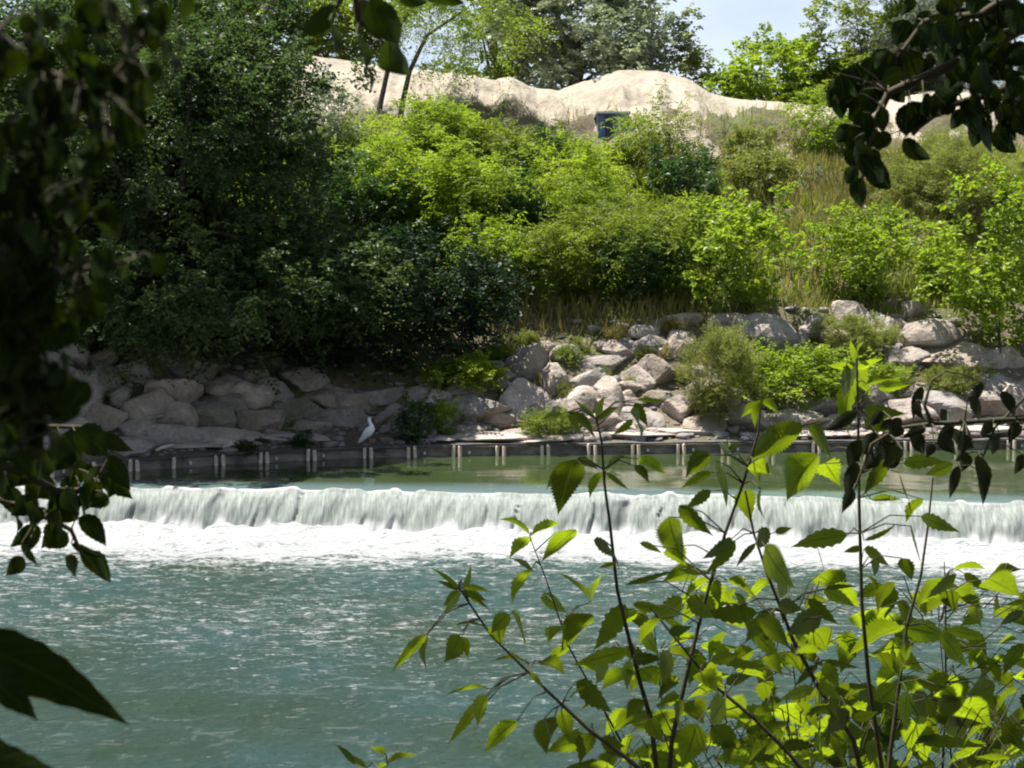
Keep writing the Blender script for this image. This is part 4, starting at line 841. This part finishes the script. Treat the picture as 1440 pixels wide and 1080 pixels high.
# ------------------------------------------------------------------ near trees: trunks just outside the frame, crowns overhead, branches hanging into view
def near_tree(label, trunk_xy, crown_c, crown_ax, seed, nleaf, branches, mat='near', name='tree', r0=.16):
    x, y = trunk_xy; z0 = float(lerp(y, [(-25, 2.6), (1, 2.25), (3, 1.7), (6, .9)])); base = np.array((x, y, z0 - .1)); rt = empty(name, base); tag(rt, label, 'tree')
    c = np.array(crown_c); V, Q, t, cc = crown_arrays(seed, c, crown_ax, 90, max(3, nleaf // (90 * 7)), 7, .11, .6, .5, .4, .2, .3, .15)
    mesh_np('crown', V - base, Q, M['deep'], rt, t)
    mb = limb_mesh(base, list(cc[:18]), r0, seed); mb.obj('trunk', M['bark'], rt, smooth=True, origin=base)
    for bi, (twigs, leaves, teeth, rnd, matn) in enumerate(branches):
        r = np.random.default_rng(seed * 10 + bi); mb = MB()
        pts_all = []
        for tw, D, rad in twigs:
            p = dense_poly(tw, D); pts_all.append(p)
            up = p[0] + (np.array((x, y, p[0][2] + .9)) - p[0]) * np.array((1, 1, 1))
            if tw[0][0] < 0 or tw[0][0] > 1440 or tw[0][1] < 0:
                q = np.array([up, up + (p[0] - up) * .5 + np.array((0, 0, .12))]); p = np.vstack([q, p])
            mb.tube(p, np.linspace(rad * 1.8, rad * .5, len(p)), 6)
        br = mb.obj('branch', M['stem'], rt, smooth=True, origin=base)
        AP = np.vstack(pts_all); pp = np.array([pxpy(*q) for q in AP])
        LV, LQ, n0 = [], [], 0; tw = MB()
        for q in leaves:
            bx, by, tx, ty, wd, fl = q[:6]; i = int(np.argmin((pp[:, 0] - bx) ** 2 + (pp[:, 1] - by) ** 2))
            Db = AP[i][1] + r.uniform(-.1, .1) * AP[i][1] * .5; b_ = P(bx, by, Db); tp = P(tx, ty, Db + r.uniform(-.02, .02))
            n = leaf_normal(tp - b_, fl, r); vis = abs(n @ nrm(b_ - CAM)); wdm = min(wd / F * Db / max(vis, .5), np.linalg.norm(tp - b_) * 1.05)
            v, f = leaf_grid(b_, tp, wdm, n, r.uniform(.05, .35), r.uniform(.02, .12), r, teeth, rnd); LV.append(v - base); LQ.append(f + n0); n0 += len(v)
            tw.tube([AP[i], (AP[i] + b_) / 2 + np.array((0, 0, .004)), b_], np.array([.0007, .0005, .0004]) * Db, 5)
        lo_ = mesh_np('leaves', np.vstack(LV), np.vstack(LQ), M[matn], br, smooth=True)
        at = lo_.data.attributes.new('luv', 'FLOAT_VECTOR', 'POINT'); uv = [np.stack([np.repeat(np.linspace(0, 1, len(v_) // 5), 5), np.tile((-1, -.5, 0, .5, 1), len(v_) // 5), np.zeros(len(v_))], -1) for v_ in LV]; at.data.foreach_set('vector', np.vstack(uv).astype(np.float32).ravel())
        tw.obj('twig', M['stem'], br, smooth=True, origin=base)
    return rt
def discs(lst, L, seed, ang=(math.pi * .25, math.pi * .9), fl='dddg', wr=(.5, .75)):
    r = random.Random(seed); out = []
    for cx, cy, rad, n in lst:
        for i in range(n):
            a = r.uniform(0, 6.28); q = rad * r.random() ** .5; bx, by = cx + q * math.cos(a), cy + q * math.sin(a)
            t = r.uniform(*ang); l = r.uniform(*L); out.append((bx - l * .5 * math.cos(t), by - l * .5 * math.sin(t), bx + l * .5 * math.cos(t), by + l * .5 * math.sin(t), l * r.uniform(*wr), r.choice(fl)))
    return out
right_top = discs([(1212, 150, 40, 13), (1240, 120, 30, 7), (1228, 212, 30, 9), (1275, 98, 36, 9), (1335, 75, 45, 10), (1395, 45, 55, 20), (1405, 120, 48, 19), (1330, 150, 26, 5), (1285, 178, 22, 4), (1425, 190, 22, 5), (1375, 165, 20, 4), (1285, 30, 26, 4), (1330, 25, 40, 7)], (32, 52), 3) + [
    (1213, 250, 1211, 292, 22, 'd'), (1222, 225, 1253, 266, 32, 'd'), (1270, 196, 1309, 224, 24, 'd'), (1200, 128, 1170, 142, 24, 'd'), (1195, 175, 1176, 200, 26, 'd'), (1390, 180, 1395, 216, 26, 'd'), (1205, 235, 1190, 258, 20, 'd')]
wither = [(1297, 543, 1284, 592, 15, 'd'), (1288, 563, 1301, 592, 13, 'd'), (1362, 558, 1377, 592, 15, 'd'), (1382, 538, 1364, 572, 13, 'd'), (1408, 550, 1427, 588, 17, 'd'), (1242, 578, 1219, 602, 15, 'd'), (1232, 608, 1214, 642, 18, 'd'), (1267, 588, 1249, 613, 15, 'd'), (1302, 603, 1268, 617, 14, 'd'), (1342, 600, 1318, 617, 15, 'd'), (1396, 594, 1378, 612, 15, 'd'), (1432, 594, 1418, 624, 18, 'd'),
          (1212, 618, 1194, 662, 22, 'd'), (1206, 650, 1189, 704, 22, 'd'), (1200, 688, 1184, 722, 16, 'd'), (1252, 618, 1229, 642, 16, 'd'), (1206, 578, 1158, 606, 18, 'd'), (1375, 640, 1382, 712, 20, 'd'), (1348, 655, 1335, 702, 15, 'd'), (1440, 640, 1426, 668, 15, 'd'), (1280, 610, 1300, 640, 20, 'd'), (1320, 612, 1345, 640, 20, 'd'), (1240, 640, 1215, 660, 18, 'd'), (1360, 612, 1350, 640, 18, 'd'), (1405, 610, 1395, 640, 16, 'd')] + discs([(1240, 625, 30, 8), (1330, 622, 40, 8)], (20, 34), 9)
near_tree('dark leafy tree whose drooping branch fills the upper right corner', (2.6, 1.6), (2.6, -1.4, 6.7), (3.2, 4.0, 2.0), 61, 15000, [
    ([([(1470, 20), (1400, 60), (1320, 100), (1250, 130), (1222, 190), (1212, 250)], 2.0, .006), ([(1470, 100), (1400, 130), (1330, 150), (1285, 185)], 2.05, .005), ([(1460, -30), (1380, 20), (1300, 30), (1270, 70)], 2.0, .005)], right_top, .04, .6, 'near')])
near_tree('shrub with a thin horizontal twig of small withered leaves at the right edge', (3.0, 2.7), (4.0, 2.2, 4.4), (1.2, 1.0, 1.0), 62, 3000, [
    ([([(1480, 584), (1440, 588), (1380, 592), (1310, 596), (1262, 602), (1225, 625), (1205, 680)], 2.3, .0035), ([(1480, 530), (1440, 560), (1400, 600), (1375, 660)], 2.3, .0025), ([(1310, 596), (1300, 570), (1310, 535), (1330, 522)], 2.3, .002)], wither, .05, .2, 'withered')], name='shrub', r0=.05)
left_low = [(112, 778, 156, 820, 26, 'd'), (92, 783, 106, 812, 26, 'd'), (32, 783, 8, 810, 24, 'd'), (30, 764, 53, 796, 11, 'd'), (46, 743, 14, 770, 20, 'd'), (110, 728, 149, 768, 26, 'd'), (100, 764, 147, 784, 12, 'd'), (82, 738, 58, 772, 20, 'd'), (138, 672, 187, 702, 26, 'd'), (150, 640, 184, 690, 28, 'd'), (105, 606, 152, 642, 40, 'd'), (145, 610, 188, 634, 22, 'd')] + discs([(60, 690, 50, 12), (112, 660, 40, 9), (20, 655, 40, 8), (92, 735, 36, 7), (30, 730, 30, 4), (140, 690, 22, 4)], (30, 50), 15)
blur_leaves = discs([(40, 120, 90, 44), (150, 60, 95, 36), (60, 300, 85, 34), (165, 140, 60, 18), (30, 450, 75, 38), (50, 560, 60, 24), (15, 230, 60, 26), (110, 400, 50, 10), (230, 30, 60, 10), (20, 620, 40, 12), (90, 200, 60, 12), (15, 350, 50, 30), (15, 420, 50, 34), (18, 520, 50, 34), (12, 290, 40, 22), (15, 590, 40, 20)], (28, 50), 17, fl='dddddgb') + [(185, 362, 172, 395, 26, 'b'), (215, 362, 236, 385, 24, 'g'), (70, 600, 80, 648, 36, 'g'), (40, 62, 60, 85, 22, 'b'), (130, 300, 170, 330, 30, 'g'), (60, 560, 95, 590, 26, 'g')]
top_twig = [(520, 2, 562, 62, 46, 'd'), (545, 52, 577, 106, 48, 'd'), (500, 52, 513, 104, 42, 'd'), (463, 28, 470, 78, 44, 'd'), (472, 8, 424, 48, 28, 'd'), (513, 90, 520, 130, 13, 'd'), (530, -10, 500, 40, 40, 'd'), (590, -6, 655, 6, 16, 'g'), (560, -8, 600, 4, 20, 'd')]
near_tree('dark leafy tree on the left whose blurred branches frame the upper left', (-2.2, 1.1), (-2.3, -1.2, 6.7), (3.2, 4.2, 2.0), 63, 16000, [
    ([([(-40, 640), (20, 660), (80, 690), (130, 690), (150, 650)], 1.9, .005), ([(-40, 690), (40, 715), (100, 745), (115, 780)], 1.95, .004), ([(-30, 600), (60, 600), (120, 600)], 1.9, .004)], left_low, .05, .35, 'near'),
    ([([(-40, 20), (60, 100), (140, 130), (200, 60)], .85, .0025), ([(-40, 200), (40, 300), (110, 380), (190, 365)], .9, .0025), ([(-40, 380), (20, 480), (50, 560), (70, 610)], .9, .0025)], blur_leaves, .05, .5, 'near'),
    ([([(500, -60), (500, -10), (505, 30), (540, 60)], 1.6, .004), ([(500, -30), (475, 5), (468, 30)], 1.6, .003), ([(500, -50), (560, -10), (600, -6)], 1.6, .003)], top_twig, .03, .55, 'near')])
# big leaves of a shrub close to the lens on the lower left
near_tree('shrub with two very large toothed leaves at the lower left edge', (-1.2, .9), (-2.2, .5, 3.6), (.8, .7, .8), 64, 1500, [
    ([([(-160, 1000), (-110, 930), (-70, 915)], 1.05, .003), ([(-140, 1090), (-90, 1060)], 1.0, .003)], [(-80, 890, 182, 1020, 74, 'd'), (-60, 925, 54, 1014, 52, 'd'), (-90, 1045, 96, 1092, 62, 'd')], .045, .25, 'near')], name='shrub', r0=.03)

# unseen wood added behind the viewpoint to block low sky light
r = np.random.default_rng(99); m = 26000; x = r.uniform(-26, 26, m); z = 2.5 + 11 * r.random(m) ** .8; y = -7 + 3.5 * fbm(x * .2, z * .25, 0, 98, 3) - 2 * r.random(m) - .1 * np.abs(x)
V, Q = leaf_cards(np.stack([x, y, z], -1), r.normal(size=(m, 3)), r.normal(size=(m, 3)), r.uniform(.2, .45, m), r.uniform(.15, .3, m))
tag(mesh_np('sky_block_woods', V, Q, M['deep'], tint=r.random(m)), 'unseen green wood added behind the viewpoint to block low sky light', 'sky_block_woods', kind='stuff')
